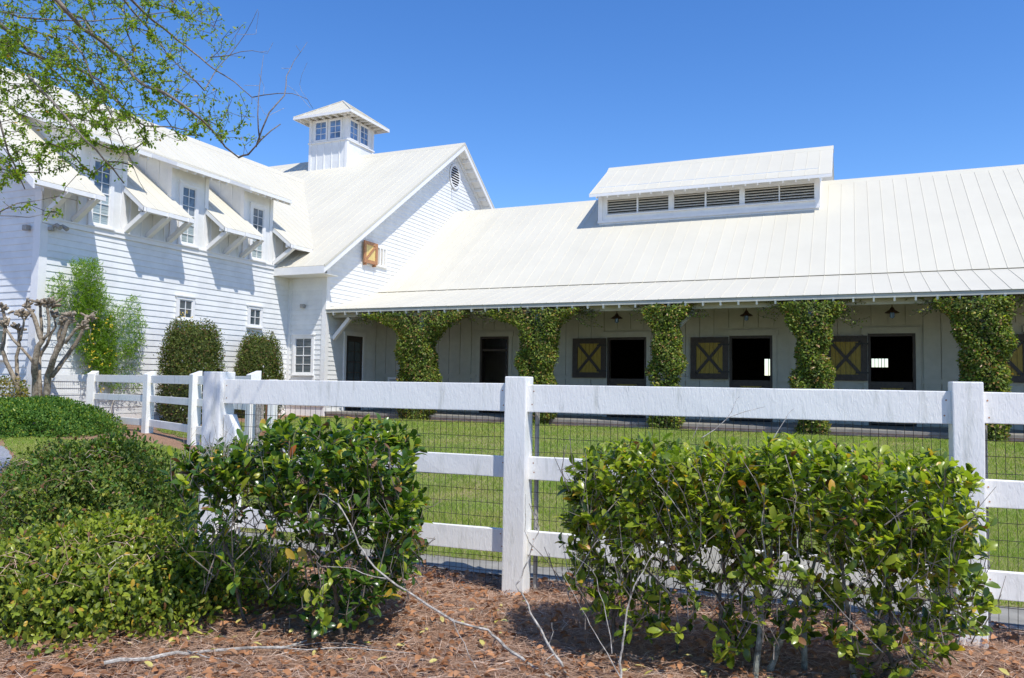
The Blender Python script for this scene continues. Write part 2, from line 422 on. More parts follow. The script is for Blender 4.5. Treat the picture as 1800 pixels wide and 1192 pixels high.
def siding_x(parent, x, yfun, z0, z1, e=.165):              # wall facing +X
    z = z0
    while z < z1 - .02:
        for a, b in yfun(z):
            if b - a > .1:
                newobj('siding_board', BOARD, parent, cols((x, a, z), (0, b - a, 0), (-1, 0, 0), (0, 0, min(e, z1 - z))))
        z += e

def roof_front(parent, x0, x1, yb, zb, yt, zt, w=.41):      # slope facing -Y
    n = max(1, round((x1 - x0) / w)); w = (x1 - x0) / n
    L = math.hypot(yt - yb, zt - zb); s = ((yt - yb) / L, (zt - zb) / L)
    for k in range(n):
        newobj('roof_panel', PANEL, parent, cols((x0 + k * w, yb, zb), (w, 0, 0), (0, s[0] * L, s[1] * L), (0, -s[1], s[0])))

def roof_back(parent, x0, x1, yb, zb, yt, zt, w=1.2):       # slope facing +Y, eave (yb, zb)
    n = max(1, round((x1 - x0) / w)); w = (x1 - x0) / n
    L = math.hypot(yt - yb, zt - zb); s = ((yt - yb) / L, (zt - zb) / L)
    for k in range(n):
        newobj('roof_panel', PANEL, parent, cols((x0 + (k + 1) * w, yb, zb), (-w, 0, 0), (0, s[0] * L, s[1] * L), (0, s[1], -s[0])))

def roof_right(parent, y0, y1, xb, zb, xt, zt, w=.41):      # slope facing +X, eave (xb, zb)
    n = max(1, round((y1 - y0) / w)); w = (y1 - y0) / n
    L = math.hypot(xt - xb, zt - zb); s = ((xt - xb) / L, (zt - zb) / L)
    for k in range(n):
        newobj('roof_panel', PANEL, parent, cols((xb, y0 + k * w, zb), (0, w, 0), (s[0] * L, 0, s[1] * L), (s[1], 0, -s[0])))

def window(parent, o, u, n, w, h, nc, nr, glass=GLASS, trim=.09, sill=True, meet=False, head=True):
    o = np.array(o, float); u = np.array(u, float); n = np.array(n, float); z = np.array([0, 0, 1.])
    def b(mb, a0, a1, z0, z1, d0, d1):
        P = [o + u * a + z * c + n * d for a, c, d in ((a0, z0, d0), (a1, z0, d0), (a1, z1, d0), (a0, z1, d0), (a0, z0, d1), (a1, z0, d1), (a1, z1, d1), (a0, z1, d1))]
        mb.add(P, [(0, 3, 2, 1), (4, 5, 6, 7), (0, 1, 5, 4), (1, 2, 6, 5), (2, 3, 7, 6), (3, 0, 4, 7)]); return mb
    f = MB()
    b(f, -trim, 0, -.0, h, -.01, .055); b(f, w, w + trim, 0, h, -.01, .055)
    b(f, -trim, w + trim, h, h + trim, -.01, .060)
    if head: b(f, -trim - .03, w + trim + .03, h + trim, h + trim + .035, -.01, .085)
    b(f, -trim, w + trim, -.05, 0, -.01, .060)
    fo = f.build('window', TRIM, parent)
    if sill: b(MB(), -trim - .03, w + trim + .03, -.09, -.05, -.01, .10).build('sill', TRIM, fo)
    s = MB(); fr = .03
    b(s, 0, fr, 0, h, .012, .04); b(s, w - fr, w, 0, h, .012, .04); b(s, fr, w - fr, 0, fr, .012, .04); b(s, fr, w - fr, h - fr, h, .012, .04)
    mw = .018
    for i in range(1, nc): b(s, w * i / nc - mw / 2, w * i / nc + mw / 2, fr, h - fr, .014, .034)
    for j in range(1, nr):
        q = .03 if (meet and j == nr // 2) else mw
        b(s, fr, w - fr, h * j / nr - q / 2, h * j / nr + q / 2, .013, .037)
    s.build('sash', TRIM, fo)
    for i in range(nc):
        for j in range(nr):
            gl = glass if not isinstance(glass, (list, tuple)) else glass[0 if j < nr / 2 else 1]
            b(MB(), w * i / nc + .004, w * (i + 1) / nc - .004, h * j / nr + .004, h * (j + 1) / nr - .004, .008, .014).build('pane', gl, fo)
    return fo

# ------------------------------------------------------------------ stable wing (right)
XG, XE = -15.94, 14.0
st = empty('stable_wing', (-1, 24, .36), 'long low white stable with louvred roof monitor and open porch of stall doors', 'stable')
EAVE = (21.0, 3.885); BRK = (24.11, 4.78); RDG = (30., 8.94)
roof_front(st, XG, XE, EAVE[0], EAVE[1], BRK[0], BRK[1])
roof_front(st, XG, XE, BRK[0] - .05, BRK[1] + .015, RDG[0], RDG[1] + .02)
roof_back(st, XG, XE, 36.2, 4.56, RDG[0], RDG[1] + .02)
# deck under the panels
MB().prism([(XG + .01, EAVE[0] + .04, EAVE[1] - .03), (XG + .01, EAVE[0] + .04, EAVE[1] - .09), (XG + .01, BRK[0], BRK[1] - .10), (XG + .01, RDG[0], RDG[1] - .16), (XG + .01, 36.1, 4.45),
             (XG + .01, 36.1, 4.56), (XG + .01, RDG[0], RDG[1] - .03), (XG + .01, BRK[0] + .02, BRK[1] - .03)], (XE - XG - .02, 0, 0)).build('roof_deck', OLIVE, st)
pbox('eave_board', SAGE, st, XG, XE, EAVE[0] + .025, EAVE[0] + .05, EAVE[1] - .115, EAVE[1] - .016)  # darker porch paint puts the shade under the roof edge into the colour
MB().prism([(XG, 29.75, RDG[1] - .158), (XG, 30., RDG[1] + .07), (XG, 30.25, RDG[1] - .158), (XG, 30., RDG[1] + .03)], (XE - XG, 0, 0)).build('ridge_cap', METAL, st)
k = 0; x = XG + .3
while x < 6.5:
    MB().bar((x, EAVE[0] + .03, EAVE[1] - .15), (x, BRK[0] - .15, BRK[1] - .18), .045, .11).build('rafter', SOFFIT, st)
    x += .46
# porch beam, columns, braces
pbox('porch_beam', SAGE, st, XG + .03, XE, 21.36, 21.52, 3.64, 3.88)
COLX = [-12.47, -8.5, -4.69, -1.0, 2.81, 6.6, 10.4]
for cx in COLX:
    pbox('porch_column', SAGE, st, cx - .1, cx + .1, 21.34, 21.54, .52, 3.63)
for cx in COLX[2:3]:
    for sgn in (1,):
        MB().bar((cx + sgn * .12, 21.44, 3.0), (cx + sgn * .72, 21.44, 3.62), .12, .12, (0, 1, 0)).build('column_brace', SAGE, st)
MB().bar((XG + .03, 21.44, 2.93), (XG + .68, 21.44, 3.62), .12, .12, (0, 1, 0)).build('wall_brace', TRIM, st)
# slab
pbox('porch_slab', CONC, st, XG + .03, XE, 21.12, 24.0, .46, .53)
pbox('slab_face', CONC2, st, XG + .03, XE, 21.15, 21.4, .2, .459)
# porch wall with openings
openings = [(-11.69, -10.62, .53, 3.12), (-7.19, -5.92, .53, 3.05), (-3.41, -2.18, .53, 3.06), (.36, 1.55, .53, 3.08), (4.2, 5.4, .53, 3.08), (7.95, 9.15, .53, 3.08)]
xs = XG + .02
for a, b, z0, z1 in openings + [(XE, XE, 0, 0)]:
    pbox('wall', SAGE, st, xs, a, 24.0, 24.14, .3, 4.7); xs = b
    if b < XE: pbox('wall', SAGE, st, a, b, 24.0, 24.14, z1, 4.7)
x = XG + .26
while x < 7:
    zt = 4.62; segs = [(.55, 1.70), (1.83, zt)]
    for a, b, z0, z1 in openings:
        if a - .30 < x < b + .30: segs = [(z1 + .24, zt)]
    for s0, s1 in segs: pbox('wall_board', SAGE, st, x - .206, x + .206, 23.965, 23.998, s0, s1)
    x += .43
xs = XG + .1
for a, b, z0, z1 in openings:
    pbox('belt_board', SAGE, st, xs, a - .13, 23.955, 23.997, 1.70, 1.82); xs = b + .13
    pbox('door_trim', SAGE, st, a - .12, a, 23.95, 23.999, .53, z1); pbox('door_trim', SAGE, st, b, b + .12, 23.95, 23.999, .53, z1)
    pbox('door_trim', SAGE, st, a - .16, b + .16, 23.94, 23.999, z1, z1 + .17)
    fr = MB(); fr.box(a, a + .07, 23.96, 24.16, .53, z1); fr.box(b - .07, b, 23.96, 24.16, .53, z1); fr.box(a + .07, b - .07, 23.96, 24.16, z1 - .08, z1)
    fr.build('door_frame', DARKWOOD, st)
def stall_leaf(x0, x1, z0, z1, y, xb=True, name='stall_door'):
    r = MB(); w = .17
    r.box(x0, x0 + w, y, y + .05, z0, z1); r.box(x1 - w, x1, y, y + .05, z0, z1); r.box(x0 + w, x1 - w, y, y + .05, z0, z0 + w); r.box(x0 + w, x1 - w, y, y + .05, z1 - w, z1)
    o = r.build(name, DARKWOOD, st)
    n = 6; a = x0 + w; b = x1 - w
    for i in range(n): pbox('panel_board', YELLOW, o, a + (b - a) * i / n + .004, a + (b - a) * (i + 1) / n - .004, y + .022, y + .04, z0 + w, z1 - w)
    if xb:
        MB().bar((a, y + .008, z0 + w), (b, y + .008, z1 - w), .016, .085, (0, 0, 1)).build('cross_brace', DARKWOOD, o)
        MB().bar((a, y + .004, z1 - w), (b, y + .004, z0 + w), .016, .085, (0, 0, 1)).build('cross_brace', DARKWOOD, o)
    for z in (z0 + .2, z1 - .25): pbox('hinge', BLACK, o, x1 - .3, x1 + .02, y - .012, y - .002, z, z + .045)
    return o
for a, b, z0, z1 in openings[1:5]:
    stall_leaf(a - 1.13, a - .01, 1.76, 3.02, 23.86)
    stall_leaf(a + .075, b - .075, .56, 1.74, 23.99, name='lower_stall_door')
# plain door in first opening, left ajar, dark inside
dd = MB().box(-10.72, -10.68, 24.17, 25.0, .54, 2.85).build('door', DARKWOOD, st)
pbox('transom_bar', DARKWOOD, st, -11.62, -10.69, 24.02, 24.1, 2.62, 2.70)
# interior
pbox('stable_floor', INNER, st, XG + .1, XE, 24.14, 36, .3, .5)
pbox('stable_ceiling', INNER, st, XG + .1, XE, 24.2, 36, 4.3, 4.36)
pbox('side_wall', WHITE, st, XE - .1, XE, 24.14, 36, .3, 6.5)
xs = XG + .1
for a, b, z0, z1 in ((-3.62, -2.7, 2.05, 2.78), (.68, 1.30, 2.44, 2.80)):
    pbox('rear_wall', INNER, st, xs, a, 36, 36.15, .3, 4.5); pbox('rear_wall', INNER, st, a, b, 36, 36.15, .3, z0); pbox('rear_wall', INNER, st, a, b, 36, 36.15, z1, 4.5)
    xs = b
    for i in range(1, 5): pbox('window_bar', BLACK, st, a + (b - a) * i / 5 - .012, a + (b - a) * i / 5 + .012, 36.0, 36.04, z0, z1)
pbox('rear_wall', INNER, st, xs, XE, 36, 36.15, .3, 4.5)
# low feed cabinet door against the wall at left of the porch
cb = MB().box(-15.32, -14.15, 23.90, 23.97, .60, 1.70).build('half_door', TRIM, st)
pbox('door_panel', WHITE, cb, -15.22, -14.68, 23.87, 23.899, .72, 1.58); pbox('door_panel', WHITE, cb, -14.66, -14.22, 23.87, 23.899, .72, 1.58)
pbox('rail_line', DARKWOOD, cb, -15.22, -14.2, 23.865, 23.89, 1.585, 1.61)
for z in (.85, 1.4): pbox('hinge', BLACK, cb, -15.24, -15.14, 23.85, 23.869, z, z + .1)

# monitor on the ridge
mn = MB()
for a, b in ((-8.75, -8.43), (-7.31, -7.25), (-6.13, -5.93), (-4.83, -4.77), (-3.63, -3.45), (-2.32, -2.28), (-1.18, -1.03)):
    mn.box(a, b, 27.97, 28.1, 7.90, 8.47)
mn.box(-8.75, -1.03, 27.97, 28.1, 7.4, 7.90); mn.box(-8.75, -1.03, 27.97, 28.1, 8.47, 8.98)
mn.box(-8.75, -8.65, 28.1, 31.9, 7.4, 9.0); mn.box(-1.13, -1.03, 28.1, 31.9, 7.4, 9.0); mn.box(-8.65, -1.13, 31.9, 32.0, 7.4, 9.0)
for xx in (-8.75, -1.13): mn.prism([(xx, 28.1, 9.0), (xx, 31.9, 9.0), (xx, 30., 10.1)], (.1, 0, 0))
mn.build('monitor_wall', WHITE, st)
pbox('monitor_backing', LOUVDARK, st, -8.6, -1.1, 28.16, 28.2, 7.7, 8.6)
pbox('monitor_sill', TRIM, st, -8.79, -.99, 27.92, 27.969, 7.60, 7.68)
pbox('monitor_sill', TRIM, st, -8.47, -1.14, 27.90, 27.969, 7.86, 7.895)
pbox('corner_board', TRIM, st, -8.78, -8.62, 27.94, 27.969, 7.685, 8.6); pbox('corner_board', TRIM, st, -1.16, -1.0, 27.94, 27.969, 7.685, 8.6)
for a, b in ((-8.43, -7.31), (-7.25, -6.13), (-5.93, -4.83), (-4.77, -3.63), (-3.45, -2.32), (-2.28, -1.18)):
    for i in range(6):
        z = 7.94 + i * .095
        MB().add([(0, 0, 0)], []) 
        s = MB(); s.prism([(a, 27.985, z - .02), (a, 27.985, z - .002), (a, 28.09, z + .058), (a, 28.09, z + .04)], (b - a, 0, 0)); s.build('louvre_slat', LOUVER, st)
MZ = (27.45, 8.62, 30., 10.22)
roof_front(st, -8.97, -.62, *MZ); roof_back(st, -8.97, -.62, 32.55, 8.62, 30., 10.22)
MB().prism([(-8.95, 27.48, 8.60), (-8.95, 27.48, 8.53), (-8.95, 30., 10.10), (-8.95, 32.5, 8.53), (-8.95, 32.5, 8.60), (-8.95, 30., 10.19)], (8.31, 0, 0)).build('monitor_roof_deck', TRIM, st)
MB().prism([(-8.99, 29.75, 10.065), (-8.99, 30., 10.28), (-8.99, 30.25, 10.065), (-8.99, 30., 10.24)], (8.39, 0, 0)).build('ridge_cap', METAL, st)
pbox('eave_board', TRIM, st, -8.97, -.62, 27.43, 27.46, 8.50, 8.605)
for xx in (-8.985, -.645): 
    MB().prism([(xx, 27.45, 8.615), (xx, 27.45, 8.50), (xx, 30., 10.09), (xx, 30., 10.215)], (.03, 0, 0)).build('rake_board', TRIM, st)
x = -8.7
while x < -.8:
    MB().bar((x, 27.46, 8.47), (x, 27.96, 8.79), .045, .09).build('rafter_tail', TRIM, st); x += .41

# ------------------------------------------------------------------ gabled block (middle)
gb = empty('gabled_barn', (-22, 26, .36), 'tall white clapboard gabled barn block with glazed cupola, round vent and small yellow shutter', 'barn')
GE = (20.25, 5.22); GR = (29.8, 11.93); GS = (GR[1] - GE[1]) / (GR[0] - GE[0])
GXL, GXR = -30., -15.45
roof_front(gb, GXL, GXR, *GE, *GR)
roof_back(gb, GXL, GXR, 2 * GR[0] - GE[0], GE[1], *GR, w=.41)
MB().prism([(GXL, 20.3, 5.20), (GXL, 20.3, 5.11), (GXL, 29.8, 11.78), (GXL, 39.3, 5.11), (GXL, 39.3, 5.2), (GXL, 29.8, 11.89)], (GXR - GXL - .05, 0, 0)).build('roof_deck', TRIM, gb)
for sg in (-1, 1):
    e = 29.8 + sg * 9.55
    MB().prism([(GXR - .04, e, GE[1] - .02), (GXR - .04, e, GE[1] - .24), (GXR - .04, 29.8, GR[1] - .27), (GXR - .04, 29.8, GR[1] - .02)], (.05, 0, 0)).build('rake_board', TRIM, gb)
    MB().prism([(GXR - .01, e - sg * .0, GE[1] + .035), (GXR - .01, e, GE[1] - .05), (GXR - .01, 29.8, GR[1] - .05), (GXR - .01, 29.8, GR[1] + .045)], (.035, 0, 0)).build('rake_trim', METAL, gb)
    q = .55
    while q < 9.3:
        y = 29.8 + sg * q; z = GR[1] - GS * q
        MB().bar((XG + .02, y, z - .22), (GXR - .05, y, z - .22), .07, .15).build('lookout', TRIM, gb)
        q += .46
    yy = 29.8 + sg * 8.7
    MB().prism([(XG + .03, 29.8 + sg * 8.72, 5.80), (XG + .03, 29.8 + sg * 8.72, 5.55), (XG + .03, 29.8, 11.50), (XG + .03, 29.8, 11.78)], (.03, 0, 0)).build('frieze_board', TRIM, gb)
MB().prism([(GXL, 29.55, 11.757), (GXL, 29.8, 11.98), (GXL, 30.05, 11.757), (GXL, 29.8, 11.94)], (GXR - GXL + .02, 0, 0)).build('ridge_cap', METAL, gb)
pbox('eave_board', TRIM, gb, -17.7, GXR, GE[0] - .012, GE[0] + .03, GE[1] - .26, GE[1] - .014)
pbox('soffit', SOFFIT, gb, -17.5, GXR - .05, GE[0] + .03, 21.05, GE[1] - .26, GE[1] - .24)
MB().prism([(XG, 21.05, .3), (XG, 38.55, .3), (XG, 38.55, 5.6), (XG, 29.8, 11.7), (XG, 21.05, 5.6)], (-.15, 0, 0)).build('gable_wall', WHITE, gb)
pbox('front_wall', WHITE, gb, -17.6, XG - .16, 21.05, 21.2, .3, 5.7)
def gable_span(z):
    ya = max(21.15, 29.8 - (11.70 - z) / GS)
    yb = 38.4 if z > 9.1 else (30.2 if z > 8.6 else (24.11 + (z - 4.78) / .706 + .35 if z > 4.78 else (24.0 if z < 4.5 else 24.4)))
    yb = min(yb, 29.8 + (11.70 - z) / GS)
    if .5 < z < 3.1: return [(ya, 22.05), (23.28, yb)]
    return [(ya, yb)]
siding_x(gb, XG, gable_span, .53, 11.4, .152)
siding_y(gb, 21.05, -17.45, XG - .08, .75, 5.0, .165)
pbox('corner_board', TRIM, gb, XG - .14, XG + .03, 21.015, 21.049, .7, 5.4); pbox('corner_board', TRIM, gb, XG + .001, XG + .032, 21.05, 21.19, .53, 5.45)
pbox('corner_board', TRIM, gb, -17.49, -17.36, 21.015, 21.049, .7, 5.0)
pbox('water_table', TRIM, gb, -17.45, XG + .05, 20.98, 21.05, .32, .70); pbox('water_table', TRIM, gb, -17.45, XG + .07, 20.94, 21.05, .70, .745)
pbox('porch_door', DARKWOOD, gb, XG + .002, XG + .03, 22.17, 23.15, .53, 3.1)
dg = MB(); dg.box(XG, XG + .06, 22.05, 22.17, .53, 3.2); dg.box(XG, XG + .06, 23.15, 23.27, .53, 3.2); dg.box(XG, XG + .07, 22.03, 23.29, 3.1, 3.24); dg.build('door_trim', TRIM, gb)
for i in range(2):
    for j in range(4): pbox('pane', GLASS, gb, XG + .031, XG + .036, 22.3 + i * .38, 22.62 + i * .38, 1.5 + j * .36, 1.82 + j * .36)
window(gb, (-17.12, 21.04, 1.78), (1, 0, 0), (0, -1, 0), .68, 1.17, 2, 4, trim=.09, meet=True)
pbox('window_apron', TRIM, gb, -17.25, -16.3, 20.985, 21.03, 1.45, 1.68)
# small shutter window
sh = MB(); y0, y1, z0, z1, X0 = 22.95, 23.80, 5.74, 6.52, XG + .10
for a, b, c, d in ((y0, y0 + .13, z0, z1), (y1 - .13, y1, z0, z1), (y0 + .13, y1 - .13, z0, z0 + .12), (y0 + .13, y1 - .13, z1 - .12, z1)): sh.box(X0, X0 + .05, a, b, c, d)
sh = sh.build('shutter', RUST, gb); sh['label'] = 'open shutter with rust brown frame and yellow boards'
for i in range(4): pbox('panel_board', YELLOW2, sh, X0 + .005, X0 + .025, y0 + .13 + .1475 * i, y0 + .13 + .1475 * i + .142, z0 + .12, z1 - .12)
MB().bar((X0 + .035, y0 + .13, z0 + .12), (X0 + .035, y1 - .13, z1 - .12), .09, .02, (1, 0, 0)).build('cross_brace', RUST, sh)
for yv in (y0 + .12, y1 - .15): MB().box(XG + .02, X0 + .06, yv, yv + .03, z0 - .08, z0 - .002).build('bracket', RUST, sh)
wv = MB(); wv.box(XG + .02, XG + .06, 23.83, 24.52, 6.42, 6.52); wv.box(XG + .02, XG + .06, 24.44, 24.52, 5.80, 6.42); wv.box(XG + .02, XG + .06, 23.83, 23.87, 5.80, 6.42); wv.box(XG + .02, XG + .09, 23.80, 24.56, 5.73, 5.80)
wv = wv.build('barred_opening', TRIM, gb)
pbox('backing', LOUVER, wv, XG + .022, XG + .026, 23.87, 24.44, 5.80, 6.42)
for yv in (24.03, 24.22): pbox('window_bar', TRIM, wv, XG + .05, XG + .10, yv, yv + .05, 5.80, 6.42)
# oval vent
ov = MB(); n = 28; ring = []
for k in range(n):
    a = 2 * math.pi * k / n; ring.append((math.cos(a), math.sin(a)))
vy, vz, ry, rz = 29.80, 10.52, .40, .46
vs = [(XG + .03, vy + c * ry * s_, vz + s * rz * s_) for s_ in (1, 1.2) for c, s in ring] + [(XG + .07, vy + c * ry * s_, vz + s * rz * s_) for s_ in (1, 1.2) for c, s in ring]
fs = [(2 * n + k, 2 * n + (k + 1) % n, 3 * n + (k + 1) % n, 3 * n + k) for k in range(n)] + [(n + k, n + (k + 1) % n, 3 * n + (k + 1) % n, 3 * n + k)[::-1] for k in range(n)] + [(k, (k + 1) % n, 2 * n + (k + 1) % n, 2 * n + k) for k in range(n)]
ov.add(vs, fs); ov = ov.build('round_vent', TRIM, gb)
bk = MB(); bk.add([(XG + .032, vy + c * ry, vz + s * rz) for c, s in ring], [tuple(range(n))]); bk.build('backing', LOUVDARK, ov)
for i in range(8):
    z = vz - rz + .06 + i * .112; hw = ry * math.sqrt(max(0.02, 1 - ((z - vz) / rz) ** 2))
    MB().prism([(XG + .035, vy - hw, z + .03), (XG + .035, vy - hw, z + .045), (XG + .075, vy - hw, z), (XG + .075, vy - hw, z - .015)], (0, 2 * hw, 0)).build('louvre_slat', TRIM, ov)
# eave wall light boxes
MB().box(-16.90, -16.76, 20.90, 21.03, 3.95, 4.08).build('wall_light_box', GREYMETAL, gb, .015)
MB().tube([(XG + .02, 29.55, 9.9), (XG + .16, 29.5, 9.95), (XG + .2, 29.5, 9.82)], .025, 6).build('gable_lamp', GREYMETAL, gb)

# cupola
CX0, CX1, CY0, CY1 = -22.95, -20.83, 28.7, 30.8
cy = (CY0 + CY1) / 2; cxm = (CX0 + CX1) / 2
pbox('cupola_wall', WHITE, gb, CX0 + .02, CX1 - .02, CY0 + .02, CY1 - .02, 10.8, 13.5)
for a in (CX0, CX1 - .13): pbox('cupola_corner_board', TRIM, gb, a, a + .13, CY0 - .012, CY0 + .02, 11.0, 12.40); pbox('cupola_corner_board', TRIM, gb, a, a + .13, CY0 - .012, CY0 + .02, 12.47, 13.5)
for a in (CY0 + .021, CY1 - .13): pbox('cupola_corner_board', TRIM, gb, CX1 - .02, CX1 + .012, a, a + .13, 11.0, 12.40); pbox('cupola_corner_board', TRIM, gb, CX1 - .02, CX1 + .012, a, a + .13, 12.47, 13.5)
for i in range(1, 5): pbox('batten', TRIM, gb, CX0 + i * .424 - .02, CX0 + i * .424 + .02, CY0 - .01, CY0 + .02, 11.1, 12.38)
MB().box(CX0 - .04, CX1 + .04, CY0 - .04, CY1 + .04, 12.40, 12.46).build('cupola_band', TRIM, gb)
for wx in (-22.60, -21.80): window(gb, (wx, CY0 + .015, 12.52), (1, 0, 0), (0, -1, 0), .62, .86, 2, 3, SKYGLASS, .06, False, head=False)
for wy in (28.86, 29.68): window(gb, (CX1 - .015, wy, 12.52), (0, 1, 0), (1, 0, 0), .62, .86, 2, 3, SKYGLASS, .06, False, head=False)
ex = .52; rz_ = 13.56
RC = [(CX0 - ex, CY0 - ex, rz_), (CX1 + ex, CY0 - ex, rz_), (CX1 + ex, CY1 + ex, rz_), (CX0 - ex, CY1 + ex, rz_)]
ap = (cxm, cy, 14.66)
MB().add([], [])
cr = MB(); cr.add(RC + [ap], [(0, 1, 4), (1, 2, 4), (2, 3, 4), (3, 0, 4), (3, 2, 1, 0)]); cr.build('cupola_roof', METAL, gb)
cf = MB(); cf.box(CX0 - ex - .01, CX1 + ex + .01, CY0 - ex - .01, CY0 - ex + .03, rz_ - .10, rz_ + .01); cf.box(CX0 - ex - .01, CX1 + ex + .01, CY1 + ex - .03, CY1 + ex + .01, rz_ - .10, rz_ + .01)
cf.box(CX1 + ex - .03, CX1 + ex + .012, CY0 - ex + .03, CY1 + ex - .03, rz_ - .10, rz_ + .01); cf.box(CX0 - ex - .012, CX0 - ex + .03, CY0 - ex + .03, CY1 + ex - .03, rz_ - .10, rz_ + .01); cf.build('cupola_fascia', TRIM, gb)
for a, b in ((0, 1), (1, 2)):
    A, B, P_ = (np.array(q) for q in (RC[a], RC[b], ap))
    for i in range(1, 8):                                    # seams of the cupola roof
        s_ = i / 8; base = A + (B - A) * s_; tt = 1 - abs(2 * s_ - 1)
        top = base + ((P_ - (A + B) / 2) * tt)
        MB().bar(base + [0, 0, .012], top + [0, 0, .012], .02, .02).build('roof_seam', METAL, gb)
    MB().bar(A + [0, 0, .02], P_ + [0, 0, .02], .06, .03).build('roof_hip', METAL, gb)
MB().bar(np.array(RC[2]) + [0, 0, .02], np.array(ap) + [0, 0, .02], .06, .03).build('roof_hip', METAL, gb)
for i in range(8):
    t_ = i / 7
    MB().box(CX0 - .3 + t_ * 2.72 - .02, CX0 - .3 + t_ * 2.72 + .02, CY0 - ex + .03, CY0 + .02, rz_ - .11, rz_ - .02).build('rafter_tail', TRIM, gb)
    MB().box(CX1 - .02, CX1 + ex - .03, CY0 - .3 + t_ * 2.7 - .02, CY0 - .3 + t_ * 2.7 + .02, rz_ - .11, rz_ - .02).build('rafter_tail', TRIM, gb)

# ------------------------------------------------------------------ left wing
lw = empty('house_wing', (-20, 16, .36), 'white clapboard wing with three wall dormers and bracketed metal eaves beside the gabled barn', 'house')
XL = -17.49; HX, HZ = -16.69, 5.95; LRX, LRZ = -22.3, 10.35; LS = (LRZ - HZ) / (HX - LRX)
segs = [(11.45, 13.26, 0), (13.26, 14.38, 1), (14.38, 16.04, 0), (16.04, 17.2, 1), (17.2, 18.88, 0), (18.88, 20.1, 1), (20.1, 28.2, 0)]
for a, b, dm in segs:
    if dm:
        xb = XL - .12; roof_right(lw, a, b, xb, HZ + (HX - xb) * LS, LRX, LRZ)
    else:
        roof_right(lw, a, b, HX, HZ, LRX, LRZ)
        bb = min(b, 21.2)
        ds = MB(); ds.prism([(HX - .02, a + .03, HZ - .02), (HX - .02, a + .03, HZ - .09), (XL - .12, a + .03, HZ + (HX - XL + .12) * LS - .12), (XL - .12, a + .03, HZ + (HX - XL + .12) * LS - .03)], (0, bb - a - .06, 0)); ds.build('eave_soffit', SOFFIT, lw)
        pbox('eave_board', TRIM, lw, HX - .03, HX + .012, a, bb, HZ - .12, HZ - .016)
        for yy in (a, bb - .03):
            MB().prism([(HX, yy, HZ - .005), (HX, yy, HZ - .13), (XL, yy, HZ + (HX - XL) * LS - .15), (XL, yy, HZ + (HX - XL) * LS - .005)], (0, .035, 0)).build('rake_board', TRIM, lw)
roof_back_mtx = None
n = 20; L = math.hypot(HX - LRX, LRZ - HZ); wv_ = (28.2 - 11.45) / n
for k in range(n):
    newobj('roof_panel', PANEL, lw, cols((2 * LRX - HX, 11.45 + (k + 1) * wv_, HZ), (0, -wv_, 0), (HX - LRX, 0, LRZ - HZ), (-LS / math.hypot(1, LS), 0, 1 / math.hypot(1, LS))))
MB().prism([(LRX + .25, 11.43, LRZ - .192), (LRX, 11.43, LRZ + .06), (LRX - .25, 11.43, LRZ - .192), (LRX, 11.43, LRZ + .02)], (0, 16.3, 0)).build('ridge_cap', METAL, lw)
for sg in (1, -1):                                           # rake of the gable end
    ex_ = LRX + sg * (HX - LRX)
    MB().prism([(ex_, 11.42, HZ - .01), (ex_, 11.42, HZ - .22), (LRX, 11.42, LRZ - .24), (LRX, 11.42, LRZ - .01)], (0, .04, 0)).build('rake_board', TRIM, lw)
    MB().prism([(ex_ - sg * .05, 11.47, HZ + .0), (ex_ - sg * .05, 11.47, HZ - .1), (LRX, 11.47, LRZ - .12), (LRX, 11.47, LRZ - .03)], (0, .8, 0)).build('gable_soffit', TRIM, lw)
# walls
MB().prism([(XL, 12.24, .3), (XL, 12.24, 6.5), (LRX, 12.24, 10.25), (2 * LRX - XL, 12.24, 6.5), (2 * LRX - XL, 12.24, .3)], (0, .15, 0)).build('end_wall', WHITE, lw)
pbox('side_wall', WHITE, lw, XL - .15, XL, 12.39, 21.05, .3, 6.4)
siding_x(lw, XL, lambda z: [(12.34, 21.04)], .62, 5.18, .163)
z = .62
while z < 10:
    xr = XL - .08 if z < 6.3 else max(LRX, XL - (z - 6.3) / LS)
    xl = -27.1 if z < 6.3 else min(LRX, -27.1 + (z - 6.3) / LS)
    if xr - xl > .2: newobj('siding_board', BOARD, lw, cols((xl, 12.24, z), (xr - xl, 0, 0), (0, 1, 0), (0, 0, .163)))
    z += .163
pbox('corner_board', TRIM, lw, XL + .001, XL + .036, 12.205, 12.37, .55, 5.15); pbox('corner_board', TRIM, lw, XL - .2, XL + .036, 12.17, 12.204, .55, 5.9)
pbox('belt_board', TRIM, lw, XL + .001, XL + .05, 12.21, 21.04, 5.16, 5.28); pbox('belt_board', TRIM, lw, XL + .001, XL + .075, 12.2, 21.04, 5.28, 5.315)
pbox('skirt_board', TRIM, lw, XL + .001, XL + .04, 12.21, 21.0, .34, .60)
MB().box(XL - .5, XL - .34, 12.08, 12.2, 4.98, 5.12).build('flood_light', GREYMETAL, lw, .03)
fl = MB(); fl.lathe((XL + .06, 12.42, 5.05), [(0.001, -.05), (.07, -.05), (.07, .03), (.001, .03)], 10); fl.build('light_base', GREYMETAL, lw)
for dy in (.05, .2): MB().tube([(XL + .08, 12.42 + dy * .6, 5.1), (XL + .18, 12.42 + dy, 5.14), (XL + .30, 12.42 + dy * 1.2, 5.06)], [.035, .045, .06], 8).build('flood_light', GREYMETAL, lw)
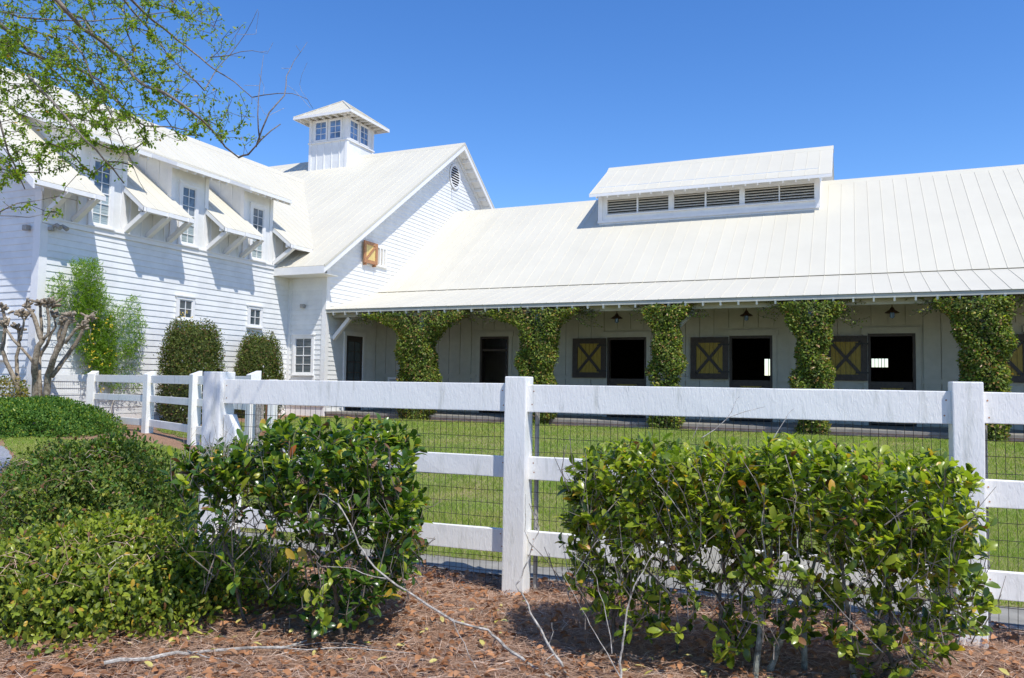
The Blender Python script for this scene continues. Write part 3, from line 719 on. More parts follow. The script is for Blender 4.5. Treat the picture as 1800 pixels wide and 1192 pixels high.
# upper wall battens and dormers
for (a, b) in ((13.12, 14.47), (15.95, 17.30), (18.79, 20.10)):
    pbox('dormer_front', WHITE, lw, XL - .12, XL + .004, a, b, 5.32, 7.62)
    dc = MB(); top = 7.6 + .35 * 3.3
    for yy in (a, b - .06): dc.prism([(XL - .12, yy, 6.3), (XL - .12, yy, 7.60), (-20.2, yy, 8.60), (-20.2, yy, 8.2)], (0, .06, 0))
    dc.build('dormer_cheek', WHITE, lw)
    for q in (.5, 1.0, 1.5):
        for yy in (a - .012, b): pbox('batten', TRIM, lw, XL - q - .02, XL - q + .02, yy, yy + .012, HZ + (HX - XL + q) * LS, 7.5 + q * .35)
    for yy in (a - .015, b - .12): pbox('corner_board', TRIM, lw, XL + .005, XL + .03, yy, yy + .135, 5.32, 7.6)
    pbox('corner_board', TRIM, lw, XL - .12, XL + .004, a - .016, a - .001, 6.5, 7.6); pbox('corner_board', TRIM, lw, XL - .12, XL + .004, b + .001, b + .016, 6.5, 7.6)
    roof_right(lw, a - .30, b + .32, -16.97, 7.47, -20.4, 7.47 + .37 * 3.43)
    MB().prism([(-16.99, a - .29, 7.45), (-16.99, a - .29, 7.38), (-20.4, a - .29, 8.60), (-20.4, a - .29, 8.70)], (0, b - a + .6, 0)).build('dormer_soffit', SOFFIT, lw)
    pbox('eave_board', TRIM, lw, -17.0, -16.955, a - .30, b + .32, 7.36, 7.455)
    for yy in (a - .305, b + .30): MB().prism([(-16.97, yy, 7.465), (-16.97, yy, 7.36), (-19.9, yy, 8.40), (-19.9, yy, 8.54)], (0, .03, 0)).build('rake_board', TRIM, lw)
    y = a - .2
    while y < b + .3:
        MB().bar((-17.0, y, 7.34), (XL, y, 7.52), .05, .09).build('rafter_tail', TRIM, lw); y += .3
    y = a + .37
    window(lw, (XL + .004, y, 5.40), (0, 1, 0), (1, 0, 0), .50, 1.62, 2, 6, (BLIND, REFLGLASS), .10, True, True)
for a, b in ((12.24, 13.12), (14.47, 15.95), (17.30, 18.79), (20.10, 21.05)):
    y = a + .18
    while y < b - .05:
        pbox('batten', TRIM, lw, XL + .001, XL + .022, y - .02, y + .02, 5.32, 6.45); y += .37
for y in (12.30, 13.03, 14.49, 15.21, 15.92, 17.33, 18.05, 18.75, 20.24):
    br = MB(); br.bar((XL + .02, y, 5.36), (XL + .80, y, HZ - .10), .12, .13, (0, 1, 0))
    br.build('bracket', TRIM, lw)
    MB().box(XL + .68, XL + .86, y - .065, y + .065, HZ - .13, HZ - .02).build('bracket_end', TRIM, lw)
for a, b in ((11.5, 13.2), (14.40, 16.02), (17.22, 18.86), (20.12, 21.0)):
    pbox('eave_beam', TRIM, lw, XL + .58, XL + .68, a, b, HZ - .10, HZ + .02)
for y in (16.33, 19.16): window(lw, (XL + .026, y, 3.26), (0, 1, 0), (1, 0, 0), .49, .52, 2, 2, trim=.08)
window(lw, (-19.2, 12.21, 2.0), (1, 0, 0), (0, -1, 0), .62, .95, 2, 3, trim=.09)

# ------------------------------------------------------------------ barn lamps
lamp_spots = [(-6.52, 'bronze barn lamp over the all-dark stall opening nearest the centre fence post'),
              (-2.76, 'bronze barn lamp over the stall opening with a light slit inside'),
              (.93, 'bronze barn lamp over the stall opening with a small barred window inside')]
for i, (x, lab) in enumerate(lamp_spots):
    L = empty('barn_lamp', (x, 22.7, 3.5), lab, 'lamp', 'barn lamps hanging under the stable porch')
    MB().lathe((x, 22.7, 3.56), [(.03, .13), (.05, .10), (.07, .06), (.16, .0), (.185, -.02), (.18, -.025), (.06, .04)], 18).build('lamp_shade', BRONZE, L)
    MB().tube([(x, 22.7, 3.66), (x, 22.7, 4.25)], .014, 6).build('stem', BRONZE, L)
    MB().lathe((x, 22.7, 3.42), [(.001, -.02), (.04, -.015), (.055, .02), (.055, .10), (.045, .14)], 12).build('glass_jar', SKYGLASS, L)
    cg = MB()
    for k in range(4):
        a = k * math.pi / 2; cg.tube([(x + .06 * math.cos(a), 22.7 + .06 * math.sin(a), 3.55), (x + .062 * math.cos(a), 22.7 + .062 * math.sin(a), 3.44), (x, 22.7, 3.39)], .005, 4)
    cg.build('cage', BRONZE, L)

# ------------------------------------------------------------------ near fence
ANG = math.radians(3.2)
fdir = np.array([math.cos(ANG), math.sin(ANG), 0]); fnor = np.array([-math.sin(ANG), math.cos(ANG), 0])
P2 = np.array([-2.32, 5.44, 0])
nf = empty('rail_fence', tuple(P2), 'near white three rail fence with square posts and wire mesh in front of the lawn', 'fence')
def fpt(s, d, z): return P2 + fdir * s + fnor * d + np.array([0, 0, z])
def rough_box(name, parent, s0, s1, d0, d1, z0, z1, m=FENCE, bev=.005, jit=.0009, nseg=6, frame=fpt):
    mb = MB(); long_s = (s1 - s0) > (z1 - z0)
    for i in range(nseg):
        pass
    vs = []; fs = []
    for i in range(nseg + 1):
        t_ = i / nseg
        jj = lambda: rng.normal(0, jit)
        if long_s:
            s = s0 + (s1 - s0) * t_; ring = [(s, d0 + jj(), z0 + jj()), (s, d1 + jj(), z0 + jj()), (s, d1 + jj(), z1 + jj()), (s, d0 + jj(), z1 + jj())]
        else:
            z = z0 + (z1 - z0) * t_; ring = [(s0 + jj(), d0 + jj(), z), (s1 + jj(), d0 + jj(), z), (s1 + jj(), d1 + jj(), z), (s0 + jj(), d1 + jj(), z)]
        vs += [frame(*q) for q in ring]
    for i in range(nseg):
        for k in range(4): fs.append((4 * i + k, 4 * i + (k + 1) % 4, 4 * i + 4 + (k + 1) % 4, 4 * i + 4 + k))
    fs.append((3, 2, 1, 0)); fs.append(tuple(4 * nseg + k for k in range(4)))
    mb.add(vs, fs)
    me = mb.mesh(name, m); bm = bmesh.new(); bm.from_mesh(me); bmesh.ops.recalc_face_normals(bm, faces=bm.faces[:])
    ed = [e for e in bm.edges if len(e.link_faces) == 2 and e.calc_face_angle(0) > .7]
    bmesh.ops.bevel(bm, geom=ed, offset=bev, segments=2, affect='EDGES', profile=.6)
    bm.to_mesh(me); bm.free()
    return newobj(name, me, parent)
SP = [-2.81, 0, 2.96, 5.92]
PW = .085
for i, s in enumerate(SP):
    w = PW if i else .095
    rough_box('post', nf, s - w, s + w, -w, w, -.25, 1.60 + (.012 if i == 0 else 0), bev=.008)
SPE = SP + [8.9]
for i in range(4):
    a = SPE[i] + (PW if i else .095); b = SPE[i + 1] - PW
    for z0, z1, d0 in ((1.34, 1.54, -.045), (.835, 1.0, .0), (.275, .45, .0)):
        rough_box('rail', nf, a - .001, b + .001, d0, d0 + .045, z0 + rng.normal(0, .004), z1 + rng.normal(0, .004), nseg=10)
nl = MB()
for i in range(4):
    a = SPE[i] + (PW if i else .095); b = SPE[i + 1] - PW
    for z0, z1, d0 in ((1.34, 1.54, -.045), (.835, 1.0, .0), (.275, .45, .0)):
        for s_ in (a + .035, b - .035):
            for zz in (z0 + .045, z1 - .045):
                c_ = fpt(s_ + rng.normal(0, .006), d0 - .0015, zz + rng.normal(0, .008)); r_ = .0055
                nl.add([c_ + fdir * r_ * math.cos(q) + np.array([0, 0, r_ * math.sin(q)]) for q in np.arange(6) * math.pi / 3], [(5, 4, 3, 2, 1, 0)])
nl.build('nail_heads', RUST, nf)['kind'] = 'stuff'
# wire mesh behind the rails
wm = MB(); z = .02
lx = SPE[0] + .15; rx = SPE[4]
zs = [.02 + .1016 * i for i in range(14)]
for z in zs:
    pts = [fpt(lx + (rx - lx) * t_ / 30, .062 + .003 * math.sin(t_ * 1.7 + z * 9), z + .004 * math.sin(t_ * 2.3 + z * 31)) for t_ in range(31)]
    wm.tube(pts, .0022, 3, False)
s = lx
while s < rx:
    j = rng.normal(0, .003)
    wm.tube([fpt(s + j, .065, -.02), fpt(s - j + .002, .064, .6), fpt(s + j * .5, .065, 1.36)], .0020, 3, False); s += .0508
wo = wm.build('wire_mesh', WIRE, nf); wo['kind'] = 'stuff'
# steel stakes at the back of the posts
for s in (0, 2.96):
    MB().tube([fpt(s + .115, .10, -.1), fpt(s + .115, .10, 1.33)], .018, 8).build('stake', GREYMETAL, nf)
# short stub post beside the corner post
sb = MB(); 
a, b = SP[0] + .11, SP[0] + .24
sb.prism([fpt(a, -.05, -.2), fpt(b, -.05, -.2), fpt(b, -.05, 1.05), fpt(b - .08, -.05, 1.24), fpt(a, -.05, 1.24)], fnor * .1)
sb = tag(sb.build('stub_post', FENCE), 'short white post with a clipped corner beside the big corner post', 'post')

# ------------------------------------------------------------------ far fence (left)
ff = empty('rail_fence', (-13.9, 12.3, .2), 'farther white three rail fence running to the house corner on the left', 'fence')
fp = [(-17.5, 12.55), (-16.4, 12.9), (-13.9, 12.3), (-11.4, 11.15), (-9.15, 10.2)]
for i, q in enumerate(fp):
    if i == 0: continue
    gz = float(G(*q))
    d = np.array(fp[i]) - np.array(fp[i - 1]); d /= np.linalg.norm(d)
    def fr2(s, dd, z, q=q, d=d): return np.array([q[0] + d[0] * s - d[1] * dd, q[1] + d[1] * s + d[0] * dd, z])
    top = 1.66
    o = rough_box('post', ff, -.09, .09, -.09, .09, gz - .2, top, frame=fr2, jit=.0008)
    for v in o.data.vertices:                               # tops cut on a slant
        if v.co.z > top - .03: v.co.z += .035 * ((v.co.x - q[0]) * -d[1] + (v.co.y - q[1]) * d[0]) / .09
for i in range(4):
    a = np.array(fp[i]); b = np.array(fp[i + 1]); d = (b - a) / np.linalg.norm(b - a); n_ = np.array([-d[1], d[0]])
    L = np.linalg.norm(b - a)
    g0 = float(G(*fp[max(i, 1)])); g1_ = float(G(*b))
    for k_, (zt, hh) in enumerate(((1.60, .165), (1.17, .14), (.66, .15))):
        if i == 0 and k_ > 0: continue
        def fr3(s, dd, z, a=a, d=d, n_=n_): return np.array([a[0] + d[0] * s + n_[0] * dd, a[1] + d[1] * s + n_[1] * dd, z])
        rough_box('rail', ff, (.0 if i == 0 else .09), L - .09, -.0, .04, zt - hh, zt, frame=fr3, jit=.0008, nseg=4)
wm = MB()
for i in range(4):
    a = np.array([*fp[i], 0.]); b = np.array([*fp[i + 1], 0.]); d = (b - a) / np.linalg.norm(b - a); n_ = np.array([-d[1], d[0], 0]) * .06
    for z in np.arange(.35, 1.5, .1): wm.tube([a + n_ + [0, 0, z], b + n_ + [0, 0, z]], .0018, 3, False)
    for s in np.arange(.1, np.linalg.norm(b - a), .0508): q = a + d * s + n_; wm.tube([q + [0, 0, .25], q + [0, 0, 1.5]], .0014, 3, False)
wo = wm.build('wire_mesh', WIRE, ff); wo['kind'] = 'stuff'
# gate at the right end of the far fence
gt = empty('garden_gate', (-8.6, 10.0, .2), 'narrow gate between the corner post and far fence with rusty hinge pipe', 'gate')
ga = np.array([-8.93, 10.1, .25])
MB().tube([ga + [.16, 0, -.1], ga + [.16, 0, 1.3]], .02, 8).build('hinge_pipe', RUST, gt)
MB().box(ga[0] + .22, ga[0] + .34, ga[1] - .05, ga[1] + .05, .1, 1.55).build('gate_stile', FENCE, gt, .005)
MB().box(ga[0] - .03, ga[0] + .09, ga[1] - .05, ga[1] + .02, .1, 1.5).build('gate_stile', PALEBARK, gt, .005)
MB().box(ga[0] + .34, ga[0] + 1.3, ga[1] - .02, ga[1] + .02, 1.35, 1.5).build('gate_rail', FENCE, gt, .005)

#VEGETATION
# ================================================================== vegetation
def WL(w, lat): return np.array([-.4014 * w + .916 * lat, .916 * w + .4014 * lat])

# leaf shapes: stem at the origin, blade along +y, upper side +z
_c = []
LEAF_V = np.array([[0, 0, 0], [-.18, .25, .05], [0, .25, .0], [.18, .25, .05], [-.25, .58, .05], [0, .58, -.01], [.25, .58, .05], [-.17, .86, .0], [0, .86, -.05], [.17, .86, .0], [0, 1.0, -.10]], float)
LEAF_F = np.array([[0, 2, 1], [0, 3, 2], [1, 2, 5], [1, 5, 4], [2, 3, 6], [2, 6, 5], [4, 5, 8], [4, 8, 7], [5, 6, 9], [5, 9, 8], [7, 8, 10], [8, 9, 10]])
LEAF_V[:, 2] -= .12 * LEAF_V[:, 1] ** 2
SMALL_V = np.array([[0, 0, 0], [-.27, .5, .07], [.27, .5, .07], [0, 1., -.06]], float)
SMALL_F = np.array([[0, 2, 3], [0, 3, 1]])
SLIM_V = np.array([[0, 0, 0], [-.085, .45, .03], [.085, .45, .03], [0, 1., -.05]], float)

def unit(v): return v / np.maximum(np.linalg.norm(v, axis=-1, keepdims=True), 1e-9)

def frames(d, up):
    d = unit(d); s = unit(np.cross(d, up)); n = np.cross(s, d)
    return s, d, n

def leaves(name, C, D, N, S, tv, tf, mats, mi, parent=None, kind=None):
    s, d, n = frames(D, N)
    V = C[:, None, :] + S[:, None, None] * (tv[None, :, 0:1] * s[:, None] + tv[None, :, 1:2] * d[:, None] + tv[None, :, 2:3] * n[:, None])
    k = len(tv); F_ = (tf[None] + (np.arange(len(C)) * k)[:, None, None]).reshape(-1, tf.shape[1])
    me = np_mesh(name, V.reshape(-1, 3), F_, mats, np.repeat(mi, len(tf)), smooth_=True)
    o = newobj(name, me, parent)
    if kind: o['kind'] = kind
    return o

def pick(n, probs):
    return rng.choice(len(probs), n, p=np.array(probs) / sum(probs))

def leaf_parts(C, D, N, S, mats, mi, parent):                # the leaves that show largest, one object each
    key = {}
    for m in set(mi.tolist()):
        me = bpy.data.meshes.new('leaf'); me.from_pydata(LEAF_V.tolist(), [], LEAF_F.tolist()); me.materials.append(mats[m])
        me.polygons.foreach_set('use_smooth', [True] * len(me.polygons)); key[m] = me
    s, d, n = frames(D, N)
    for i in range(len(C)):
        newobj('leaf', key[int(mi[i])], parent, cols(C[i], s[i] * S[i], d[i] * S[i], n[i] * S[i]))

def grow(bases, tips, seg=.07, k=.25, jit=.012, up=.35):
    pos = [np.array(b, float) for b in bases]; par = [-1] * len(pos); pl = [0.] * len(pos); dr = [np.array([0, 0, 1.])] * len(pos)
    if len(bases) and len(bases[0]) == 3: pass
    base = pos[0]
    order = np.argsort([min(np.linalg.norm(t - b) for b in pos[:40]) for t in tips])
    P = np.zeros((60000, 3)); PLn = np.zeros(60000); n = len(pos)
    P[:n] = pos
    ends = []
    for ti in order:
        t = tips[ti]
        dd = np.linalg.norm(P[:n] - t, axis=1)
        below = np.clip(P[:n, 2] - t[2], 0, None)
        j = int(np.argmin(dd + k * PLn[:n] + .8 * below))
        L = dd[j]; m = max(1, int(L / seg)); a = P[j].copy(); c = a + (dr[j] * .5 + np.array([0, 0, up])) * L * .45
        prev = j
        for q in range(1, m + 1):
            s = q / m; p = (1 - s) ** 2 * a + 2 * s * (1 - s) * c + s * s * t
            if q < m: p = p + rng.normal(0, jit, 3)
            P[n] = p; PLn[n] = PLn[prev] + L / m; par.append(prev); dr.append(unit(p - P[prev])); prev = n; n += 1
        ends.append((prev, ti))
    return P[:n].copy(), np.array(par), dr, ends

def wood(name, P, par, r0, pw, rmax, m, parent, sides=5, fixed=None, kind=None, split=True):
    n = len(P); cnt = np.zeros(n); kids = np.zeros(n)
    for i in range(n - 1, -1, -1):
        if par[i] >= 0: kids[par[i]] += 1
    w = np.where(kids == 0, 1., 0.)
    for i in range(n - 1, -1, -1):
        if par[i] >= 0: w[par[i]] += w[i]
    R = np.minimum(r0 * w ** pw, rmax)
    if fixed is not None:
        for i, v in fixed.items(): R[i] = max(R[i], v)
    e = np.where(par >= 0)[0]; A = P[par[e]]; B = P[e]; d = unit(B - A)
    x = np.cross(d, np.array([.3, .9, .2])); x = unit(x); y = np.cross(d, x)
    ra = np.minimum(R[par[e]], R[e] * 1.25); rb = R[e]
    ang = np.arange(sides) * 2 * np.pi / sides; ca, sa = np.cos(ang), np.sin(ang)
    ringA = (A - d * 0)[:, None] + ra[:, None, None] * (x[:, None] * ca[None, :, None] + y[:, None] * sa[None, :, None])
    ringB = (B + d * rb[:, None] * .4)[:, None] + rb[:, None, None] * (x[:, None] * ca[None, :, None] + y[:, None] * sa[None, :, None])
    if split:
        root_of = np.arange(n)
        for i in range(n):
            if par[i] >= 0: root_of[i] = root_of[par[i]]
        groups = [np.where(root_of[e] == g_)[0] for g_ in sorted(set(root_of[e].tolist()))]
    else: groups = [np.arange(len(e))]
    AB = np.concatenate([ringA, ringB], 1)
    k = np.arange(sides); f = np.stack([k, (k + 1) % sides, sides + (k + 1) % sides, sides + k], -1)
    for g_ in groups:
        V = AB[g_].reshape(-1, 3)
        F_ = (f[None] + (np.arange(len(g_)) * 2 * sides)[:, None, None]).reshape(-1, 4)
        o = newobj(name, np_mesh(name, V, F_, [m], smooth_=True), parent)
        if kind: o['kind'] = kind
    return o

def rosettes(T, Dn, n_per, size, spread=1.0, back=.10):
    K = len(T); idx = np.repeat(np.arange(K), n_per); M_ = len(idx)
    ax = unit(Dn[idx]); r = unit(rng.normal(0, 1, (M_, 3))); r = unit(r - ax * (r * ax).sum(-1, keepdims=True))
    a = rng.uniform(.35, 1.25, M_)[:, None] * spread
    D = unit(ax * np.cos(a) + r * np.sin(a) + [0, 0, .12])
    C = T[idx] - ax * (rng.random(M_) ** 1.3)[:, None] * back
    N = unit(ax * 1.0 - r * .35 + rng.normal(0, .35, (M_, 3)) + [0, 0, .5])
    S = size * rng.uniform(.62, 1.15, M_)
    return C, D, N, S

def big_bush(name, label, cat, base, ntip, inside, top_dir, nper, size, probs, stems, weight, nleaf_parts=300, r0=.0022, rmax=.028, group=None, main=None):
    bz = float(G(base[0], base[1]))
    root = empty(name, (base[0], base[1], bz), label, cat, group)
    tips = []
    while len(tips) < ntip:
        q = inside()
        if rng.random() < weight(q): tips.append(q)
    T = np.array(tips)
    bases = [np.array([base[0] + rng.normal(0, stems[0]), base[1] + rng.normal(0, stems[1]), bz - .03]) for _ in range(stems[2])]
    P, par, dr, ends = grow(bases, T, seg=.06, k=.18, jit=.006, up=.25)
    wood('stem', P, par, r0, .42, rmax, BARK, root)
    # some pale dead twigs
    tw = []
    Dn = np.array([unit(dr[e] * .8 + (T[ti] - np.array([base[0], base[1], bz + .45])) * .8 + [0, 0, .45]) for e, ti in ends]); Tt = np.array([P[e] for e, ti in ends])
    C, D, N, S = rosettes(Tt, Dn, nper, size)
    mats = [main or GLOSSY, LIGHTLEAF, YELLOWED, BROWNLEAF]
    S = S * rng.choice([.72, .9, 1.0, 1.15], len(S))
    hz = np.clip((C[:, 2] - bz) / 1.2, 0, 1)
    mi = pick(len(C), probs)
    mi = np.where((mi == 0) & (rng.random(len(C)) < (.45 if main is None else .12) * hz ** 2), 1, mi)  # more light leaves higher up: the sunlit crown is put into leaf colour
    dist = ((C - CAM) @ _fw); order = np.argsort(dist - .5 * (rng.random(len(C))) )
    a = order[:nleaf_parts]; b = order[nleaf_parts:]
    leaf_parts(C[a], D[a], N[a], S[a] * 1.05, mats, mi[a], root)
    leaves('foliage', C[b], D[b], N[b], S[b], LEAF_V, LEAF_F, mats, mi[b], root, 'stuff')
    return root, Tt, Dn

# --- right foreground bush
c2 = U(1342, 700, 4.38)[:2]
fx, fy = fdir[:2], fnor[:2]
def in2():
    while True:
        u, v, z = rng.uniform(-1.13, 1.06), rng.uniform(-.42, .42), rng.uniform(.10, 1.27)
        e = (abs(u) / 1.16) ** 4 + (abs(v) / .48) ** 3 + (max(0, z - .75) / .56) ** 4
        lim = .55 + .6 * min(1, z / .55)
        if e < 1 and abs(u) < 1.13 * lim: break
    top = 1.25 + .04 * math.sin(u * 6.3 + .6) + .025 * math.sin(u * 17) - .16 * max(0, -u - .65) / .48 - .10 * max(0, u - .75) / .3
    z = min(z, top - rng.random() * .12)
    return np.array([c2[0] + fx[0] * u + fy[0] * v, c2[1] + fx[1] * u + fy[1] * v, z])
def w2(q):
    d = np.array([q[0] - c2[0], q[1] - c2[1]]); u = abs(d @ fx) / 1.13; v = abs(d @ fy) / .45; z = q[2]
    return min(1, .20 + .80 * smooth((z - .52) / .34) + .55 * u ** 5 + .10 * v ** 2 * (z > .3))
b2, T2, D2 = big_bush('clipped_bush', 'wide clipped glossy green bush in front of the rightmost fence post', 'bush', c2, 2050, in2, None, 8, .067,
                      (.58, .365, .035, .02), (.42, .09, 26), w2, rmax=.02, r0=.0017)
# --- left foreground bush
c1 = WL(5.0, (548 - 900) / F * 5.0)
def in1():
    while True:
        u, v, z = rng.uniform(-.82, .72), rng.uniform(-.5, .5), rng.uniform(.08, 1.3)
        e = (abs(u + .03) / .82) ** 5 + (abs(v) / .52) ** 3 + (max(0, z - .7) / .60) ** 5
        lim = .42 + .64 * min(1, z / .55)
        if e < 1.02 and abs(u) < .82 * lim: break
    q = np.array([*(c1 + np.array([.916, .4014]) * u + np.array([-.4014, .916]) * v), z])
    if u < -.3: q[2] = min(q[2], 1.14 - .15 * rng.random())
    return q
def w1(q):
    d = q[:2] - c1; u = (d @ np.array([.916, .4014])) / .8; z = q[2]
    r = .12 + .80 * smooth((z - .50) / .4) + .35 * abs(u) ** 3 + (.25 if u > .1 else 0)
    if u < -.2 and z < .9: r *= .38
    if u > .45 and z > .3: r += .25
    return min(1, r)
b1, T1, D1 = big_bush('clipped_bush', 'rounded glossy green bush before the big corner fence post, thin on its left side', 'bush', c1, 1050, in1, None, 8, .074,
                      (.80, .14, .03, .03), (.17, .12, 20), w1, rmax=.019, r0=.0016, main=DEEPLEAF)
# withered bronze twigs on the left top of the left bush
tw = MB()
for _ in range(46):
    u = rng.uniform(-.72, -.15); p = np.array([*(c1 + np.array([.916, .4014]) * u + np.array([-.4014, .916]) * rng.uniform(-.35, .1)), rng.uniform(.85, 1.08)])
    q = p + np.array([rng.normal(0, .05), rng.normal(0, .05), rng.uniform(.12, .28)]); tw.tube([p, (p + q) / 2 + rng.normal(0, .012, 3), q], [.002, .0016, .001], 3, False)
    for _ in range(3):
        a = p + (q - p) * rng.uniform(.4, .9); tw.tube([a, a + rng.normal(0, .03, 3) + [0, 0, .03]], [.0014, .0008], 3, False)
o = tw.build('dry_twigs', PALEBARK, b1); o['kind'] = 'stuff'
# bare grey twigs standing in the bushes
def px_tube(mb, pts, w, r, taper=.35, sides=5, wj=.04):
    n = len(pts); P = []
    for i, (x, y) in enumerate(pts):
        P.append(U(x, y, w[i] if hasattr(w, '__len__') else w))
    Q = []
    for i in range(n - 1):                                   # a few in-between points
        for s in (0, .5):
            p = P[i] * (1 - s) + P[i + 1] * s
            if s: p = p + rng.normal(0, .004, 3)
            Q.append(p)
    Q.append(P[-1]); m = len(Q)
    mb.tube(Q, [r * (1 - (1 - taper) * i / (m - 1)) for i in range(m)], sides)
    return Q
tw = MB()
for pts, w, r in (([(1350, 1010), (1338, 930), (1345, 880), (1300, 800)], 4.0, .004), ([(1233, 770), (1280, 734), (1344, 715)], 4.2, .003), ([(1278, 735), (1290, 712), (1300, 697)], 4.2, .002),
                  ([(1380, 800), (1400, 870), (1390, 960)], 3.95, .003), ([(1490, 850), (1530, 900), (1560, 990)], 4.0, .005), ([(1580, 890), (1620, 960), (1640, 1010)], 4.05, .004),
                  ([(1218, 770), (1226, 750), (1232, 735)], 4.2, .002), ([(1360, 770), (1380, 738), (1396, 718)], 4.2, .0025)):
    px_tube(tw, pts, w, r)
for _ in range(150):
    p = T2[rng.integers(len(T2))].copy(); p[2] = rng.uniform(.25, .9); q = p + np.array([rng.normal(0, .10), rng.normal(-.05, .06), rng.uniform(.1, .35)])
    tw.tube([p, (p + q) / 2 + rng.normal(0, .02, 3), q], [.003, .0022, .0012], 4, False)
o = tw.build('dead_twigs', PALEBARK, b2); o['kind'] = 'stuff'
for bb, TT, cnt in ((b2, T2, 420), (b1, T1, 260)):
    tw = MB()
    for _ in range(cnt):
        p = TT[rng.integers(len(TT))].copy(); p[2] = rng.uniform(.18, .95)
        q = p + np.array([rng.normal(0, .11), rng.normal(0, .08), rng.uniform(.08, .34)]); m_ = (p + q) / 2 + rng.normal(0, .02, 3)
        tw.tube([p, m_, q], [.0035, .0026, .0014], 4, False)
        e_ = m_ + rng.normal(0, .05, 3) + [0, 0, .06]; tw.tube([m_, e_], [.0018, .001], 3, False)
    o = tw.build('fine_twigs', LIMBBARK, bb); o['kind'] = 'stuff'
lc = MB()
for k in range(4):
    a = np.array([*(c2 + fx * rng.uniform(-.1, .6) + fy * rng.uniform(-.25, .0)), 0.]); L_ = rng.uniform(.5, .8); dx = rng.uniform(-.4, .4)
    lc.tube([a, a + [dx * .25, .02, L_ * .3], a + [dx * .3, .05, L_ * .5], a + [dx * .75, .02, L_ * .75], a + [dx * .9, .0, L_]], [.017, .015, .013, .010, .006], 7)
lc.build('lichened_stems', LICHEN, b2)

# --- low spreading shrubs and mounds
def mound(name, label, cat, c, r1, r2, h, n, size, mats, probs, ax=None, tv=SMALL_V, tf=SMALL_F, power=2.2, lump=.10, depth=.16, z0=None, group=None, flat=0., stems=True, wild=0., nparts=0, core=0):
    c = np.array(c, float); a1 = np.array([.916, .4014]) if ax is None else np.array(ax, float); a2 = np.array([-a1[1], a1[0]])
    z0 = float(G(c[0], c[1])) if z0 is None else z0
    root = empty(name, (c[0], c[1], z0), label, cat, group)
    th = rng.uniform(0, 2 * np.pi, n); v = rng.uniform(.0, 1., n) ** .8
    zz = v                                                       # 0 at the ground, 1 at the crown
    rad = (1 - zz ** power) ** (1 / power); rad = np.where(zz < .12, rad * (.86 + zz * 1.1), rad)
    lump_ = 1 + lump * (np.sin(th * 3 + 5 * zz) * np.sin(th * 5 + 1.3) + .7 * np.sin(th * 9 + 11 * zz) * np.sin(7 * zz + 2)) + wild * rng.normal(0, 1, n) ** 2 * .05
    dep = 1 - depth * rng.random(n) ** 1.5
    x = np.cos(th) * rad * r1 * lump_ * dep; y = np.sin(th) * rad * r2 * lump_ * dep
    z = z0 + zz * h * (dep * .5 + .5) * (1 + lump * .6 * np.sin(x * 5 / max(r1, .3)) * np.sin(y * 6 / max(r2, .3) + 1))
    C = np.stack([c[0] + a1[0] * x + a2[0] * y, c[1] + a1[1] * x + a2[1] * y, z], -1)
    Nn = unit(np.stack([a1[0] * x / r1 ** 2 + a2[0] * y / r2 ** 2, a1[1] * x / r1 ** 2 + a2[1] * y / r2 ** 2, (z - z0) / h ** 2 + .15], -1))
    D = unit(Nn * .55 + rng.normal(0, .55, (n, 3)) + [0, 0, .35]); N = unit(Nn + rng.normal(0, .45, (n, 3)))
    S = size * rng.uniform(.5, 1.3, n); mi = pick(n, probs)
    keep = np.ones(n, bool)
    if nparts:
        big = np.argsort((C - CAM) @ _fw)[:nparts]; keep[big] = False
        leaf_parts(C[big], D[big], N[big], S[big], mats, mi[big], root)
    leaves('foliage', C[keep], D[keep], N[keep], S[keep], tv, tf, mats, mi[keep], root, 'stuff')
    if core:
        q = rng.integers(0, n, core); cc = np.array([c[0], c[1], z0]); Cc = cc + (C[q] - cc) * (np.array([.80, .80, .90]) if tv is LEAF_V else np.array([.84, .84, .93]))
        leaves('inner_foliage', Cc, unit(rng.normal(0, 1, (core, 3)) * .5 + np.cross(Nn[q], rng.normal(0, 1, (core, 3)))), Nn[q] + rng.normal(0, .2, (core, 3)), size * (1.5 if tv is LEAF_V else 2.6) * rng.uniform(.7, 1.2, core), tv, tf, mats[:1], np.zeros(core, int), root, 'stuff')
    if stems:
        K = 90; tt = rng.integers(0, n, K); T = np.stack([c[0] + (C[tt, 0] - c[0]) * .88, c[1] + (C[tt, 1] - c[1]) * .88, z0 + (C[tt, 2] - z0) * .88], -1)
        bases = [np.array([c[0] + rng.normal(0, r1 * .15), c[1] + rng.normal(0, r2 * .15), z0 - .02]) for _ in range(6)]
        P, par, dr, ends = grow(bases, T, seg=max(.08, h / 8), k=.2, jit=.01)
        wood('stem', P, par, .003, .42, .03, BARK, root, 4)
    return root
LOWP = (.55, .38, .04, .03)
mound('low_shrub', 'low spreading green shrub at the lower left edge beside the mulch, nearest the camera', 'shrub', WL(5.2, -2.72), .80, .72, .60, 17000, .040, [LOWLEAF, LIGHTLEAF, YELLOWED, BROWNLEAF], LOWP,
      tv=LEAF_V, tf=LEAF_F, lump=.22, depth=.42, wild=2., power=2.0, core=5000, nparts=300, group='low spreading shrubs at the lower left')
mound('low_shrub', 'low spreading shaded green shrub between the gravel drive and the left lawn patch', 'shrub', WL(7.8, -4.1), .94, .95, .93, 18000, .040, [LOWLEAF, MOUNDLEAF, LIGHTLEAF, BROWNLEAF], (.62, .28, .05, .05),  # darker leaf mix puts tree shade into this shrub's colour
      tv=LEAF_V, tf=LEAF_F, lump=.22, depth=.42, wild=2., power=1.9, core=5000, group='low spreading shrubs at the lower left')
